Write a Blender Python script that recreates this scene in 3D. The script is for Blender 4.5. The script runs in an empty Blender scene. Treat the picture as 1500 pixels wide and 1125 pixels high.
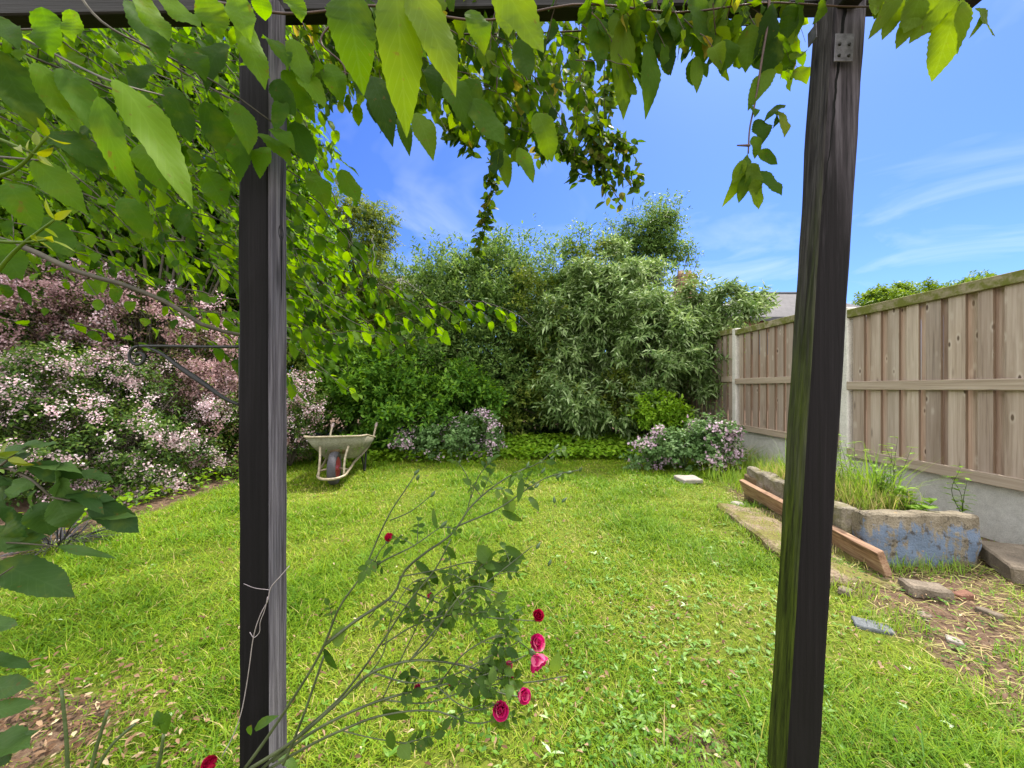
import bpy, bmesh, math, random
import numpy as np
from mathutils import Vector, Matrix, noise as mnoise

# ------------------------------------------------------------------ camera, sky, sun, exposure
SC = bpy.context.scene
COL = SC.collection
S, CX, CY, H = 550.0, 745.0, 568.0, 1.10          # focal length / horizon measured on the photograph, eye height

cam_d = bpy.data.cameras.new("camera")
cam = bpy.data.objects.new("camera", cam_d)
COL.objects.link(cam)
cam.location = (0, 0, H)
cam.rotation_euler = (math.radians(90), 0, 0)
cam_d.sensor_width = 36
cam_d.lens = S / 1500 * 36
cam_d.shift_x = 5 / 1500
cam_d.shift_y = 5.5 / 1500
cam_d.clip_start = 0.02
cam_d.clip_end = 2000
SC.camera = cam

SUN_EL, SUN_AZ = math.radians(58), math.radians(38)   # azimuth from +Y (into the garden) towards +X
world = bpy.data.worlds.new("World")
SC.world = world
world.use_nodes = True
wt = world.node_tree
for n in list(wt.nodes):
    wt.nodes.remove(n)
def wn(t, **k):
    n = wt.nodes.new(t)
    for a, b in k.items():
        setattr(n, a, b)
    return n
sky = wn('ShaderNodeTexSky', sky_type='NISHITA')
sky.sun_disc = False
sky.sun_elevation = SUN_EL
sky.sun_rotation = SUN_AZ
sky.air_density = 1.0
sky.dust_density = 0.6
sky.ozone_density = 2.0
hs = wn('ShaderNodeHueSaturation')
hs.inputs['Saturation'].default_value = 1.14
hs.inputs['Hue'].default_value = 0.512
hs.inputs['Value'].default_value = 1.0
wt.links.new(sky.outputs[0], hs.inputs['Color'])
geo = wn('ShaderNodeTexCoord')
sep = wn('ShaderNodeSeparateXYZ')
wt.links.new(geo.outputs['Generated'], sep.inputs[0])
zc = wn('ShaderNodeMath', operation='MAXIMUM'); zc.inputs[1].default_value = 0.08
wt.links.new(sep.outputs['Z'], zc.inputs[0])
dx = wn('ShaderNodeMath', operation='DIVIDE'); wt.links.new(sep.outputs['X'], dx.inputs[0]); wt.links.new(zc.outputs[0], dx.inputs[1])
dy = wn('ShaderNodeMath', operation='DIVIDE'); wt.links.new(sep.outputs['Y'], dy.inputs[0]); wt.links.new(zc.outputs[0], dy.inputs[1])
cmb = wn('ShaderNodeCombineXYZ'); wt.links.new(dx.outputs[0], cmb.inputs[0]); wt.links.new(dy.outputs[0], cmb.inputs[1])
cn = wn('ShaderNodeTexNoise'); cn.inputs['Scale'].default_value = 0.9; cn.inputs['Detail'].default_value = 5
cn.inputs['Roughness'].default_value = 0.55; cn.inputs['Distortion'].default_value = 0.9
wt.links.new(cmb.outputs[0], cn.inputs['Vector'])
cr = wn('ShaderNodeValToRGB')
cr.color_ramp.elements[0].position = 0.50; cr.color_ramp.elements[0].color = (0, 0, 0, 1)
cr.color_ramp.elements[1].position = 0.92; cr.color_ramp.elements[1].color = (0.6, 0.6, 0.6, 1)
wt.links.new(cn.outputs['Fac'], cr.inputs[0])
cm = wn('ShaderNodeMixRGB'); cm.inputs[2].default_value = (2.7, 3.05, 3.6, 1)
wt.links.new(cr.outputs[0], cm.inputs[0]); wt.links.new(hs.outputs[0], cm.inputs[1])
tint = wn('ShaderNodeMixRGB', blend_type='MULTIPLY'); tint.inputs[0].default_value = 1.0; tint.inputs[2].default_value = (0.255, 0.36, 0.55, 1)
wt.links.new(hs.outputs[0], tint.inputs[1]); wt.links.new(tint.outputs[0], cm.inputs[1])
# unseen bright cloud behind the viewer and overhead, added as fill light
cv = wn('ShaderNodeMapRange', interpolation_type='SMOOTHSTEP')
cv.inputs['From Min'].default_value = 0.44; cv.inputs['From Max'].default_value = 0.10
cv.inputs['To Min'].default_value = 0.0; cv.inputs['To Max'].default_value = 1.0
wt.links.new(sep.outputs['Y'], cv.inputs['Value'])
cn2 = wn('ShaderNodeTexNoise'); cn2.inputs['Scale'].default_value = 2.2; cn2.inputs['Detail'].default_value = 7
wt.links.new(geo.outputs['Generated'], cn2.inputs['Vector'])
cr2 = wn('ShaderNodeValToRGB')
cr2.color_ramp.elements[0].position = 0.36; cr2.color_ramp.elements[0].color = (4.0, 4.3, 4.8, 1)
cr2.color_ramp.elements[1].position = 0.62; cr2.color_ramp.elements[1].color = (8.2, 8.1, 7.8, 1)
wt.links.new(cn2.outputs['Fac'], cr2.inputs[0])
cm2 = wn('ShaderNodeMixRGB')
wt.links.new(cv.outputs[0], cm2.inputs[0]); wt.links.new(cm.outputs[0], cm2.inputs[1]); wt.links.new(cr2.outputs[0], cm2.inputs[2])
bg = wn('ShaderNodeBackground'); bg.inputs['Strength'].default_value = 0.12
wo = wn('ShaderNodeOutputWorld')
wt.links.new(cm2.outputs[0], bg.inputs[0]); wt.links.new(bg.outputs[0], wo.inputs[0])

sd = bpy.data.lights.new("sun", 'SUN')
sun = bpy.data.objects.new("sun", sd)
COL.objects.link(sun)
sd.energy = 2.5
sd.angle = math.radians(5.0)
sd.color = (1.0, 0.94, 0.83)
sv = Vector((math.sin(SUN_AZ) * math.cos(SUN_EL), math.cos(SUN_AZ) * math.cos(SUN_EL), math.sin(SUN_EL)))
sun.rotation_euler = sv.to_track_quat('Z', 'Y').to_euler()
sun.location = sv * 20

SC.view_settings.view_transform = 'Standard'
SC.view_settings.look = 'None'
SC.view_settings.exposure = 1.75
SC.view_settings.gamma = 1.0
SC.render.engine = 'CYCLES'
SC.cycles.use_denoising = True
SC.cycles.max_bounces = 8
SC.cycles.diffuse_bounces = 4
SC.cycles.transmission_bounces = 4
SC.cycles.transparent_max_bounces = 4

# ------------------------------------------------------------------ helpers
rng = np.random.default_rng(11)
random.seed(5)

def P(px, py, D):
    return np.array([(px - CX) / S * D, D, H - (py - CY) / S * D])
def G(px, py, z=0.0):
    D = (H - z) * S / (py - CY)
    return np.array([(px - CX) / S * D, D, z])
def to_px(p):
    p = np.asarray(p)
    y = np.maximum(p[..., 1], 0.05)
    return CX + p[..., 0] / y * S, CY - (p[..., 2] - H) / y * S
def in_poly(x, y, poly):
    poly = np.asarray(poly, float)
    inside = np.zeros(np.shape(x), bool)
    j = len(poly) - 1
    for i in range(len(poly)):
        xi, yi = poly[i]; xj, yj = poly[j]
        c = ((yi > y) != (yj > y)) & (x < (xj - xi) * (y - yi) / (yj - yi + 1e-12) + xi)
        inside ^= c
        j = i
    return inside
def norm(a):
    return a / np.maximum(np.linalg.norm(a, axis=-1, keepdims=True), 1e-9)
def nz(p, s=1.0):
    return mnoise.noise(Vector(p) * s)
def gz_one(x, y):
    z = 0.035 * nz((x, y, 3.1), 0.6) + 0.014 * nz((x, y, 9.0), 2.3)
    z += .055 * math.exp(-((x - 1.92) / .26) ** 2) * max(0, min(1, (y - 1.75) / .5)) * max(0, min(1, (3.9 - y) / .7))
    z += .03 * math.exp(-((x - 2.9) / .6) ** 2) * max(0, min(1, (y - 1.2) / .6)) * max(0, min(1, (2.9 - y) / .7))
    fade = min(1.0, max(0.0, (11 - abs(y)) / 4))
    return z * fade - 0.01
def gz(x, y):
    return np.array([gz_one(a, b) for a, b in zip(np.ravel(x), np.ravel(y))])

def tag(o, label=None, cat=None, group=None, kind=None):
    if label: o['label'] = label
    if cat: o['category'] = cat
    if group: o['group'] = group
    if kind: o['kind'] = kind
    return o
def thing(name, label, cat, loc=(0, 0, 0), group=None):
    o = bpy.data.objects.new(name, None)
    COL.objects.link(o)
    o.location = tuple(float(v) for v in loc)
    o.empty_display_size = 0.1
    return tag(o, label, cat, group)
def link(name, me, mat, parent=None):
    o = bpy.data.objects.new(name, me)
    COL.objects.link(o)
    for m in (mat if isinstance(mat, (list, tuple)) else [mat]):
        me.materials.append(m)
    if parent is not None:
        o.parent = parent
        o.matrix_parent_inverse = Matrix.Translation(-parent.location) if parent.parent is None else Matrix.Identity(4)
    return o
def mesh_np(name, V, faces, mat, parent=None, smooth=True, attrs=None):
    """faces: list of (k,n) int arrays"""
    me = bpy.data.meshes.new(name)
    V = np.asarray(V, np.float32)
    faces = [np.asarray(f, np.int32) for f in faces if len(f)]
    me.vertices.add(len(V))
    me.vertices.foreach_set('co', V.ravel())
    tot = np.concatenate([np.full(len(f), f.shape[1], np.int32) for f in faces])
    li = np.concatenate([f.ravel() for f in faces])
    me.loops.add(len(li)); me.loops.foreach_set('vertex_index', li)
    st = np.concatenate([[0], np.cumsum(tot)[:-1]]).astype(np.int32)
    me.polygons.add(len(tot))
    me.polygons.foreach_set('loop_start', st)
    me.polygons.foreach_set('loop_total', tot)
    me.polygons.foreach_set('use_smooth', np.full(len(tot), smooth, bool))
    for k, a in (attrs or {}).items():
        a = np.asarray(a, np.float32)
        if a.ndim == 1:
            me.attributes.new(k, 'FLOAT', 'POINT').data.foreach_set('value', a)
        else:
            me.attributes.new(k, 'FLOAT_VECTOR', 'POINT').data.foreach_set('vector', a.ravel())
    me.update(calc_edges=True)
    return link(name, me, mat, parent)

# ---- leaf templates: columns u (across -1..1), v (along 0..1), w (fold)
def strip_template(n, prof, serr=0.0, three=True):
    tv, tf = [], []
    vs = np.linspace(0, 1, n + 1)
    for i, v in enumerate(vs):
        h = prof(v)
        if serr and 0 < i < n:
            h *= (1 + serr) if i % 2 else (1 - serr)
        if three:
            tv += [(-h, v, 0), (0, v, 0), (h, v, 0)]
        else:
            tv += [(-h, v, 0), (h, v, 0)]
    m = 3 if three else 2
    for i in range(n):
        a, b = i * m, (i + 1) * m
        for k in range(m - 1):
            tf.append((a + k, a + k + 1, b + k + 1, b + k))
    return np.array(tv, float), np.array(tf)
ovate = lambda v: max(0.0, math.sin(math.pi * v ** 0.82)) ** 0.75 * (1 - 0.30 * v ** 3) if 0 < v < 1 else 0.02
acum = lambda v: max(.02, max(0.0, math.sin(math.pi * v ** 0.86)) ** 0.62 * (1 - .42 * v ** 5) * (1 - .25 * max(0, v - .8) / .2)) if 0 < v < 1 else 0.015
lance = lambda v: max(0.0, math.sin(math.pi * v ** 0.7)) ** 0.9 if 0 < v < 1 else 0.02
T_BIG = strip_template(12, acum, 0.045)
T_MID = strip_template(5, ovate)
T_LOW = (np.array([(0, 0, 0), (-.85, .38, 0), (0, .45, 0), (.85, .38, 0), (-.55, .75, 0), (.55, .75, 0), (0, 1, 0)], float),
         [np.array([(0, 2, 1), (0, 3, 2), (4, 2, 6), (2, 5, 6)]), np.array([(1, 2, 4, 4)])[:0]])
T_LOW = (T_LOW[0], np.array([(0, 2, 1), (0, 3, 2), (1, 2, 4), (2, 3, 5), (4, 2, 6), (2, 5, 6)]))
T_DIA = (np.array([(0, 0, 0), (-1, .45, 0), (1, .45, 0), (0, 1, 0)], float), np.array([(0, 3, 1), (0, 2, 3)]))
T_LANCE = strip_template(4, lance)
T_BLADE = (np.array([(-1, 0, 0), (1, 0, 0), (-.75, .5, 0), (.75, .5, 0), (0, 1, 0)], float),
           np.array([(0, 1, 3), (0, 3, 2), (2, 3, 4)]))
T_PETAL = strip_template(5, lambda v: (0.25 + 0.85 * math.sin(math.pi * (0.08 + 0.80 * v)) ** 0.8) if v < 1 else 0.45)
def star_template(p=5):
    tv = [(0, .5, -.12)]
    for k in range(2 * p):
        r = 1.0 if k % 2 == 0 else 0.55
        a = math.pi * k / p
        tv.append((r * math.cos(a), .5 + .5 * r * math.sin(a), .08 if k % 2 == 0 else -.02))
    tf = [(0, 1 + k, 1 + (k + 1) % (2 * p)) for k in range(2 * p)]
    return np.array(tv), np.array(tf)
T_STAR = star_template()

def hero_template(n=26):
    tv, tf = [], []
    vs = np.linspace(0, 1, n + 1)
    us = (-1, -.5, 0, .5, 1)
    for i, v in enumerate(vs):
        h = acum(v) * ((1.04 if i % 2 else .965) if 0 < i < n else 1)
        for u in us:
            rib = .035 * math.sin(2 * math.pi * (v * 8.5 - abs(u) * .75)) * (abs(u) > .2) * (1 if 0 < i < n else 0)
            tv.append((h * u, v, rib - .10 * (abs(u) == 1) * h))
    for i in range(n):
        for k in range(4):
            a_ = i * 5 + k; tf.append((a_, a_ + 1, a_ + 6, a_ + 5))
    return np.array(tv, float), np.array(tf)
T_HERO = hero_template()
class Leaves:
    """collects leaf placements and writes them as ONE mesh"""
    def __init__(s, tmpl, wave=.05):
        s.t = tmpl; s.rows = []; s.wave = wave
    def add(s, pos, ax, nr, L, W, curl=0.5, fold=0.15, rnd=None):
        pos = np.atleast_2d(np.asarray(pos, float)); n = len(pos)
        f = lambda a: np.broadcast_to(np.asarray(a, float), (n,)).copy()
        ax = np.broadcast_to(np.asarray(ax, float), (n, 3)); nr = np.broadcast_to(np.asarray(nr, float), (n, 3))
        r = rng.random(n) if rnd is None else f(rnd)
        s.rows.append((pos, norm(ax), nr, f(L), f(W), f(curl), f(fold), r))
    def cat(s):
        return [np.concatenate([r[i] for r in s.rows]) for i in range(8)]
    def build(s, name, mat, parent=None, keep=None):
        pos, ax, nr, L, W, curl, fold, r = s.cat()
        if keep is not None:
            k = keep(pos + ax * L[:, None] * 0.55)
            pos, ax, nr, L, W, curl, fold, r = [a[k] for a in (pos, ax, nr, L, W, curl, fold, r)]
        side = norm(np.cross(ax, nr)); nr = norm(np.cross(side, ax))
        tv, tf = s.t
        u, v, w = tv[:, 0], tv[:, 1], tv[:, 2]
        c = np.where(np.abs(curl) < 1e-3, 1e-3, curl)[:, None]
        al = np.sin(c * v) / c; dn = (1 - np.cos(c * v)) / c
        hgt = (np.abs(u)[None] * fold[:, None] + w[None]) * W[:, None] * .5
        wav = np.sin(v[None] * 9 + r[:, None] * 30) * u[None] * np.abs(u)[None] * s.wave * W[:, None] + np.sin(v[None] * 5 + r[:, None] * 50) * s.wave * .8 * W[:, None]
        V = (pos[:, None] + ax[:, None] * (al * L[:, None])[..., None]
             + nr[:, None] * (hgt + wav - dn * L[:, None])[..., None]
             + side[:, None] * (u[None] * W[:, None] * .5)[..., None])
        n, m = len(pos), len(tv)
        F = (tf[None] + (np.arange(n) * m)[:, None, None]).reshape(-1, tf.shape[1])
        luv = np.broadcast_to(np.stack([u, v, 0 * u], 1)[None], (n, m, 3)).reshape(-1, 3)
        return mesh_np(name, V.reshape(-1, 3), [F], mat, parent, True, {'rnd': np.repeat(r, m), 'luv': luv})

def frame_path(pts):
    pts = np.asarray(pts, float)
    t = norm(np.gradient(pts, axis=0))
    a = np.array([0, 0, 1.0]) if abs(t[0][2]) < .9 else np.array([1.0, 0, 0])
    n0 = norm(np.cross(t[0], a)[None])[0]
    ns = [n0]
    for i in range(1, len(pts)):
        n = ns[-1] - t[i] * np.dot(ns[-1], t[i])
        ns.append(n / max(np.linalg.norm(n), 1e-9))
    ns = np.array(ns)
    return pts, t, ns, np.cross(t, ns)
class Tubes:
    def __init__(s): s.V = []; s.F = []; s.n = 0; s.C = []
    def add(s, pts, r, k=6, caps=True):
        pts, t, a, b = frame_path(pts)
        r = np.broadcast_to(np.asarray(r, float), (len(pts),))
        ang = np.arange(k) / k * 2 * np.pi
        ring = a[:, None] * np.cos(ang)[None, :, None] + b[:, None] * np.sin(ang)[None, :, None]
        V = (pts[:, None] + ring * r[:, None, None]).reshape(-1, 3)
        i = np.arange(len(pts) - 1)[:, None] * k; j = np.arange(k)[None]
        q = np.stack([i + j, i + (j + 1) % k, i + k + (j + 1) % k, i + k + j], -1).reshape(-1, 4) + s.n
        s.V.append(V); s.F.append(q); s.n += len(V)
        if caps:
            base = s.n - len(V)
            s.C.append((base + np.arange(k)[::-1], s.n - k + np.arange(k)))
    def build(s, name, mat, parent=None):
        faces = [np.concatenate(s.F)]
        by = {}
        for c0, c1 in s.C:
            by.setdefault(len(c0), []).extend([c0, c1])
        faces += [np.array(v) for v in by.values()]
        return mesh_np(name, np.concatenate(s.V), faces, mat, parent, True)
def smooth_path(pts, n=24):
    pts = np.asarray(pts, float)
    if len(pts) < 3:
        return np.array([pts[0] + (pts[-1] - pts[0]) * t for t in np.linspace(0, 1, n)])
    d = np.r_[0, np.cumsum(np.linalg.norm(np.diff(pts, axis=0), axis=1))]
    out = []
    m = np.gradient(pts, d, axis=0)
    for t in np.linspace(0, d[-1], n):
        i = min(np.searchsorted(d, t, 'right') - 1, len(d) - 2)
        h = d[i + 1] - d[i]; x = (t - d[i]) / h
        out.append((2*x**3-3*x**2+1)*pts[i] + (x**3-2*x**2+x)*h*m[i] + (-2*x**3+3*x**2)*pts[i+1] + (x**3-x**2)*h*m[i+1])
    return np.array(out)

def box_bm(bm, size, loc=(0, 0, 0), rot=None, bevel=0.0, seg=1, mi=0):
    r = bmesh.ops.create_cube(bm, size=1.0)
    vs = r['verts']
    M = Matrix.Translation(Vector([float(v) for v in loc])) @ ((rot.to_4x4()) if rot is not None else Matrix.Identity(4)) @ Matrix.Diagonal((*[float(v) for v in size], 1))
    bmesh.ops.transform(bm, matrix=M, verts=vs)
    fs = list({f for v in vs for f in v.link_faces})
    for f in fs: f.material_index = mi
    if bevel:
        es = list({e for v in vs for e in v.link_edges})
        bmesh.ops.bevel(bm, geom=es, offset=bevel, segments=seg, affect='EDGES', profile=0.5)
def bm_obj(name, bm, mat, parent=None, smooth=False):
    me = bpy.data.meshes.new(name)
    bm.normal_update(); bm.to_mesh(me); bm.free()
    for p in me.polygons: p.use_smooth = smooth
    return link(name, me, mat, parent)
def rough_block(name, size, loc, rotz, mat, parent=None, amp=0.006, freq=14, cuts=5, tilt=(0, 0), seed=0, bevel=0.006):
    """a worn stone / timber / concrete block"""
    bm = bmesh.new()
    box_bm(bm, size, bevel=bevel)
    L = max(size)
    for ax in range(3):
        n = max(1, int(size[ax] / L * cuts * 3))
        for i in range(1, n):
            co = [0, 0, 0]; no = [0, 0, 0]
            co[ax] = -size[ax] / 2 + size[ax] * i / n; no[ax] = 1
            bmesh.ops.bisect_plane(bm, geom=bm.verts[:] + bm.edges[:] + bm.faces[:], plane_co=co, plane_no=no)
    for v in bm.verts:
        p = v.co + Vector((seed, seed * 2, 0))
        v.co += Vector((mnoise.noise(p * freq), mnoise.noise(p * freq + Vector((7, 0, 0))), mnoise.noise(p * freq + Vector((0, 9, 0))))) * amp
    M = Matrix.Translation(Vector([float(a) for a in loc])) @ Matrix.Rotation(rotz, 4, 'Z') @ Matrix.Rotation(tilt[0], 4, 'X') @ Matrix.Rotation(tilt[1], 4, 'Y')
    bmesh.ops.transform(bm, matrix=M, verts=bm.verts)
    bmesh.ops.triangulate(bm, faces=[f for f in bm.faces if len(f.verts) > 4])
    return bm_obj(name, bm, mat, parent)

# ------------------------------------------------------------------ materials
def new_mat(name):
    m = bpy.data.materials.new(name); m.use_nodes = True
    nt = m.node_tree
    for n in list(nt.nodes): nt.nodes.remove(n)
    out = nt.nodes.new('ShaderNodeOutputMaterial')
    b = nt.nodes.new('ShaderNodeBsdfPrincipled')
    nt.links.new(b.outputs[0], out.inputs[0])
    return m, nt, b, out
def nd(nt, t, ins=None, **k):
    n = nt.nodes.new(t)
    for a, v in k.items(): setattr(n, a, v)
    for a, v in (ins or {}).items():
        if hasattr(v, 'is_linked') or hasattr(v, 'links'): nt.links.new(v, n.inputs[a])
        else: n.inputs[a].default_value = v
    return n
def ramp(nt, fac, stops, interp='LINEAR'):
    n = nt.nodes.new('ShaderNodeValToRGB'); n.color_ramp.interpolation = interp
    e = n.color_ramp.elements
    while len(e) < len(stops): e.new(0.5)
    for i, (p, c) in enumerate(stops):
        e[i].position = p; e[i].color = (*c, 1) if len(c) == 3 else c
    nt.links.new(fac, n.inputs[0])
    return n.outputs[0]
def mixc(nt, fac, a, b, mode='MIX'):
    n = nt.nodes.new('ShaderNodeMixRGB'); n.blend_type = mode
    for i, v in enumerate((fac, a, b)):
        if hasattr(v, 'links'): nt.links.new(v, n.inputs[i])
        else: n.inputs[i].default_value = v if i == 0 else ((*v, 1) if len(v) == 3 else v)
    return n.outputs[0]
def mth(nt, op, a, b=0.0, clamp=False):
    n = nt.nodes.new('ShaderNodeMath'); n.operation = op; n.use_clamp = clamp
    for i, v in enumerate((a, b)):
        if hasattr(v, 'links'): nt.links.new(v, n.inputs[i])
        else: n.inputs[i].default_value = v
    return n.outputs[0]
def obj_co(nt): return nt.nodes.new('ShaderNodeTexCoord').outputs['Object']
def mapping(nt, vec, scale=(1, 1, 1), rot=(0, 0, 0)):
    n = nt.nodes.new('ShaderNodeMapping'); nt.links.new(vec, n.inputs[0])
    n.inputs['Scale'].default_value = scale; n.inputs['Rotation'].default_value = rot
    return n.outputs[0]
def noise_t(nt, vec, scale, detail=4, rough=.55, dist=0.0):
    n = nt.nodes.new('ShaderNodeTexNoise'); nt.links.new(vec, n.inputs['Vector'])
    n.inputs['Scale'].default_value = scale; n.inputs['Detail'].default_value = detail
    n.inputs['Roughness'].default_value = rough; n.inputs['Distortion'].default_value = dist
    return n.outputs['Fac']
def bump(nt, bsdf, h, strength=.4, dist=.01):
    n = nt.nodes.new('ShaderNodeBump'); n.inputs['Strength'].default_value = strength; n.inputs['Distance'].default_value = dist
    nt.links.new(h, n.inputs['Height']); nt.links.new(n.outputs[0], bsdf.inputs['Normal'])

def leaf_mat(name, stops, trans=.35, rough=.5, spec=.12, veins=0.0, tcol=1.5, patch=0.25):
    m, nt, b, out = new_mat(name)
    at = nd(nt, 'ShaderNodeAttribute', attribute_name='rnd').outputs['Fac']
    col = ramp(nt, at, stops)
    if patch:
        nn = noise_t(nt, obj_co(nt), 2.2, 3)
        f = ramp(nt, nn, [(.35, (0, 0, 0)), (.65, (1, 1, 1))])
        br = nd(nt, 'ShaderNodeHueSaturation', {'Color': col, 'Value': 1 + patch, 'Hue': .49}).outputs[0]
        col = mixc(nt, f, col, br)
    if veins:
        lv = nd(nt, 'ShaderNodeAttribute', attribute_name='luv').outputs['Vector']
        sx = nd(nt, 'ShaderNodeSeparateXYZ', {0: lv})
        au = mth(nt, 'ABSOLUTE', sx.outputs[0])
        mid = mth(nt, 'LESS_THAN', au, 0.045)
        w = mth(nt, 'SUBTRACT', mth(nt, 'MULTIPLY', sx.outputs[1], 9.0), mth(nt, 'MULTIPLY', au, 3.0))
        fr = mth(nt, 'ABSOLUTE', mth(nt, 'SUBTRACT', mth(nt, 'FRACT', w), .5))
        vn = mth(nt, 'LESS_THAN', fr, .07)
        al = mth(nt, 'MULTIPLY', mth(nt, 'MAXIMUM', mid, vn), veins)
        lt = nd(nt, 'ShaderNodeHueSaturation', {'Color': col, 'Value': 1.3, 'Saturation': .92}).outputs[0]
        col = mixc(nt, al, col, lt)
        bl = noise_t(nt, obj_co(nt), 55, 3, .6)
        col = mixc(nt, ramp(nt, bl, [(.66, (0, 0, 0)), (.72, (.6, .6, .6))]), col, (.13, .075, .018))
        ye = noise_t(nt, obj_co(nt), 16, 3, .6)
        col = mixc(nt, ramp(nt, ye, [(.54, (0, 0, 0)), (.78, (.5, .5, .5))]), col, (.14, .19, .010))
        hh = mth(nt, 'ADD', mth(nt, 'MULTIPLY', fr, .5), mth(nt, 'MULTIPLY', noise_t(nt, mapping(nt, lv, (3, 8, 1)), 6, 2), .3))
        bump(nt, b, hh, .18, .003)
    nt.links.new(col, b.inputs['Base Color'])
    b.inputs['Roughness'].default_value = rough
    b.inputs['Specular IOR Level'].default_value = spec
    tr = nt.nodes.new('ShaderNodeBsdfTranslucent')
    tc = nd(nt, 'ShaderNodeHueSaturation', {'Color': col, 'Value': tcol, 'Saturation': 1.1, 'Hue': .487}).outputs[0]
    nt.links.new(tc, tr.inputs[0])
    mx = nt.nodes.new('ShaderNodeMixShader'); mx.inputs[0].default_value = trans
    nt.links.new(b.outputs[0], mx.inputs[1]); nt.links.new(tr.outputs[0], mx.inputs[2])
    nt.links.new(mx.outputs[0], out.inputs[0])
    return m

def wood_mat(name, stops, along='Z', scale=1.0, rough=.7, bstr=.5, extra=None, spec=.25, knots=True):
    m, nt, b, out = new_mat(name)
    oc = obj_co(nt)
    sc = {'X': (2.6, 95, 95), 'Y': (95, 2.6, 95), 'Z': (95, 95, 2.6)}[along]
    g = noise_t(nt, mapping(nt, oc, tuple(v * scale for v in sc)), 1.0, 6, .6, .4)
    g2 = noise_t(nt, mapping(nt, oc, tuple(v * .16 * scale for v in sc)), 1.0, 3, .5, .3)
    f = mth(nt, 'ADD', mth(nt, 'MULTIPLY', g, .6), mth(nt, 'MULTIPLY', g2, .4))
    col = ramp(nt, f, stops)
    if knots:
        vr = nt.nodes.new('ShaderNodeTexVoronoi'); vr.inputs['Scale'].default_value = 1.0
        ks = {'X': (2.2, 9, 9), 'Y': (9, 2.2, 9), 'Z': (9, 9, 2.2)}[along]
        nt.links.new(mapping(nt, oc, ks), vr.inputs['Vector'])
        k = ramp(nt, vr.outputs['Distance'], [(.05, (1, 1, 1)), (.13, (0, 0, 0))])
        col = mixc(nt, mth(nt, 'MULTIPLY', k, .6), col, tuple(c * .4 for c in stops[0][1]))
    if extra: col = extra(nt, oc, col)
    nt.links.new(col, b.inputs['Base Color'])
    b.inputs['Roughness'].default_value = rough
    b.inputs['Specular IOR Level'].default_value = spec
    bump(nt, b, g, bstr, .004)
    return m
def concrete_mat(name, a, c, scale=9, bstr=.5, extra=None):
    m, nt, b, out = new_mat(name)
    oc = obj_co(nt)
    n1 = noise_t(nt, oc, scale, 6, .65); n2 = noise_t(nt, oc, scale * 9, 3, .6)
    col = ramp(nt, n1, [(.3, a), (.7, c)])
    col = mixc(nt, .35, col, ramp(nt, n2, [(.35, tuple(v * .6 for v in a)), (.65, c)]))
    if extra: col = extra(nt, oc, col)
    nt.links.new(col, b.inputs['Base Color']); b.inputs['Roughness'].default_value = .9
    b.inputs['Specular IOR Level'].default_value = .2
    bump(nt, b, mth(nt, 'ADD', mth(nt, 'MULTIPLY', n1, .6), mth(nt, 'MULTIPLY', n2, .5)), bstr, .012)
    return m
def plain_mat(name, col, rough=.5, metal=0.0, var=.25, scale=20, bstr=.1):
    m, nt, b, out = new_mat(name)
    oc = obj_co(nt)
    n1 = noise_t(nt, oc, scale, 5, .6)
    c = ramp(nt, n1, [(.3, tuple(v * (1 - var) for v in col)), (.7, tuple(min(1, v * (1 + var)) for v in col))])
    nt.links.new(c, b.inputs['Base Color'])
    b.inputs['Roughness'].default_value = rough; b.inputs['Metallic'].default_value = metal
    if bstr: bump(nt, b, n1, bstr, .004)
    return m

M = {}
# foliage (stops run over the per-leaf random value)
M['grass'] = leaf_mat('grass blades', [(0, (.045, .130, .008)), (.3, (.095, .205, .010)), (.65, (.175, .285, .014)), (.88, (.28, .33, .035)), (1, (.44, .36, .15))], .3, .55, .15, 0, 1.35, .2)
M['tree_leaf'] = leaf_mat('broad tree leaves', [(0, (.020, .055, .006)), (.45, (.050, .125, .007)), (1, (.105, .205, .009))], .62, .6, .12, .3, 1.9, .15)
M['vine_leaf'] = leaf_mat('climber leaves', [(0, (.020, .050, .007)), (.55, (.050, .11, .008)), (.95, (.11, .18, .014)), (1, (.24, .19, .03))], .58, .62, .12, .3, 1.8, .15)
M['vine_pale'] = leaf_mat('pale hanging climber leaves', [(0, (.035, .085, .010)), (.85, (.085, .15, .018)), (1, (.19, .17, .04))], .5, .5, .12, 0, 1.6, .1)
M['low_leaf'] = leaf_mat('blue green understorey leaves', [(0, (.022, .060, .012)), (1, (.075, .145, .035))], .4, .5, .16, .4, 1.4, .1)
M['pink_leaf'] = leaf_mat('pink bush leaves', [(0, (.022, .055, .010)), (.6, (.055, .11, .018)), (1, (.11, .17, .03))], .3)
M['dark_leaf'] = leaf_mat('dark shrub leaves', [(0, (.045, .095, .020)), (.6, (.095, .175, .040)), (1, (.20, .29, .08))], .4)
M['silver_leaf'] = leaf_mat('silver green shrub leaves', [(0, (.06, .12, .03)), (.5, (.14, .22, .065)), (.85, (.24, .33, .14)), (1, (.36, .45, .24))], .3)
M['birch_leaf'] = leaf_mat('small grey green leaves', [(0, (.06, .11, .014)), (.6, (.12, .17, .024)), (1, (.23, .27, .06))], .4)
M['lush_leaf'] = leaf_mat('lush low shrub leaves', [(0, (.035, .10, .012)), (.6, (.085, .20, .022)), (1, (.17, .31, .035))], .4)
M['bronze_leaf'] = leaf_mat('bronze tinged bush leaves', [(0, (.035, .025, .015)), (.5, (.09, .06, .035)), (.8, (.10, .12, .03)), (1, (.13, .17, .04))], .3)
M['bright_leaf'] = leaf_mat('bright broadleaf tree leaves', [(0, (.045, .125, .010)), (.6, (.10, .225, .014)), (1, (.19, .33, .025))], .5)
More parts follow.
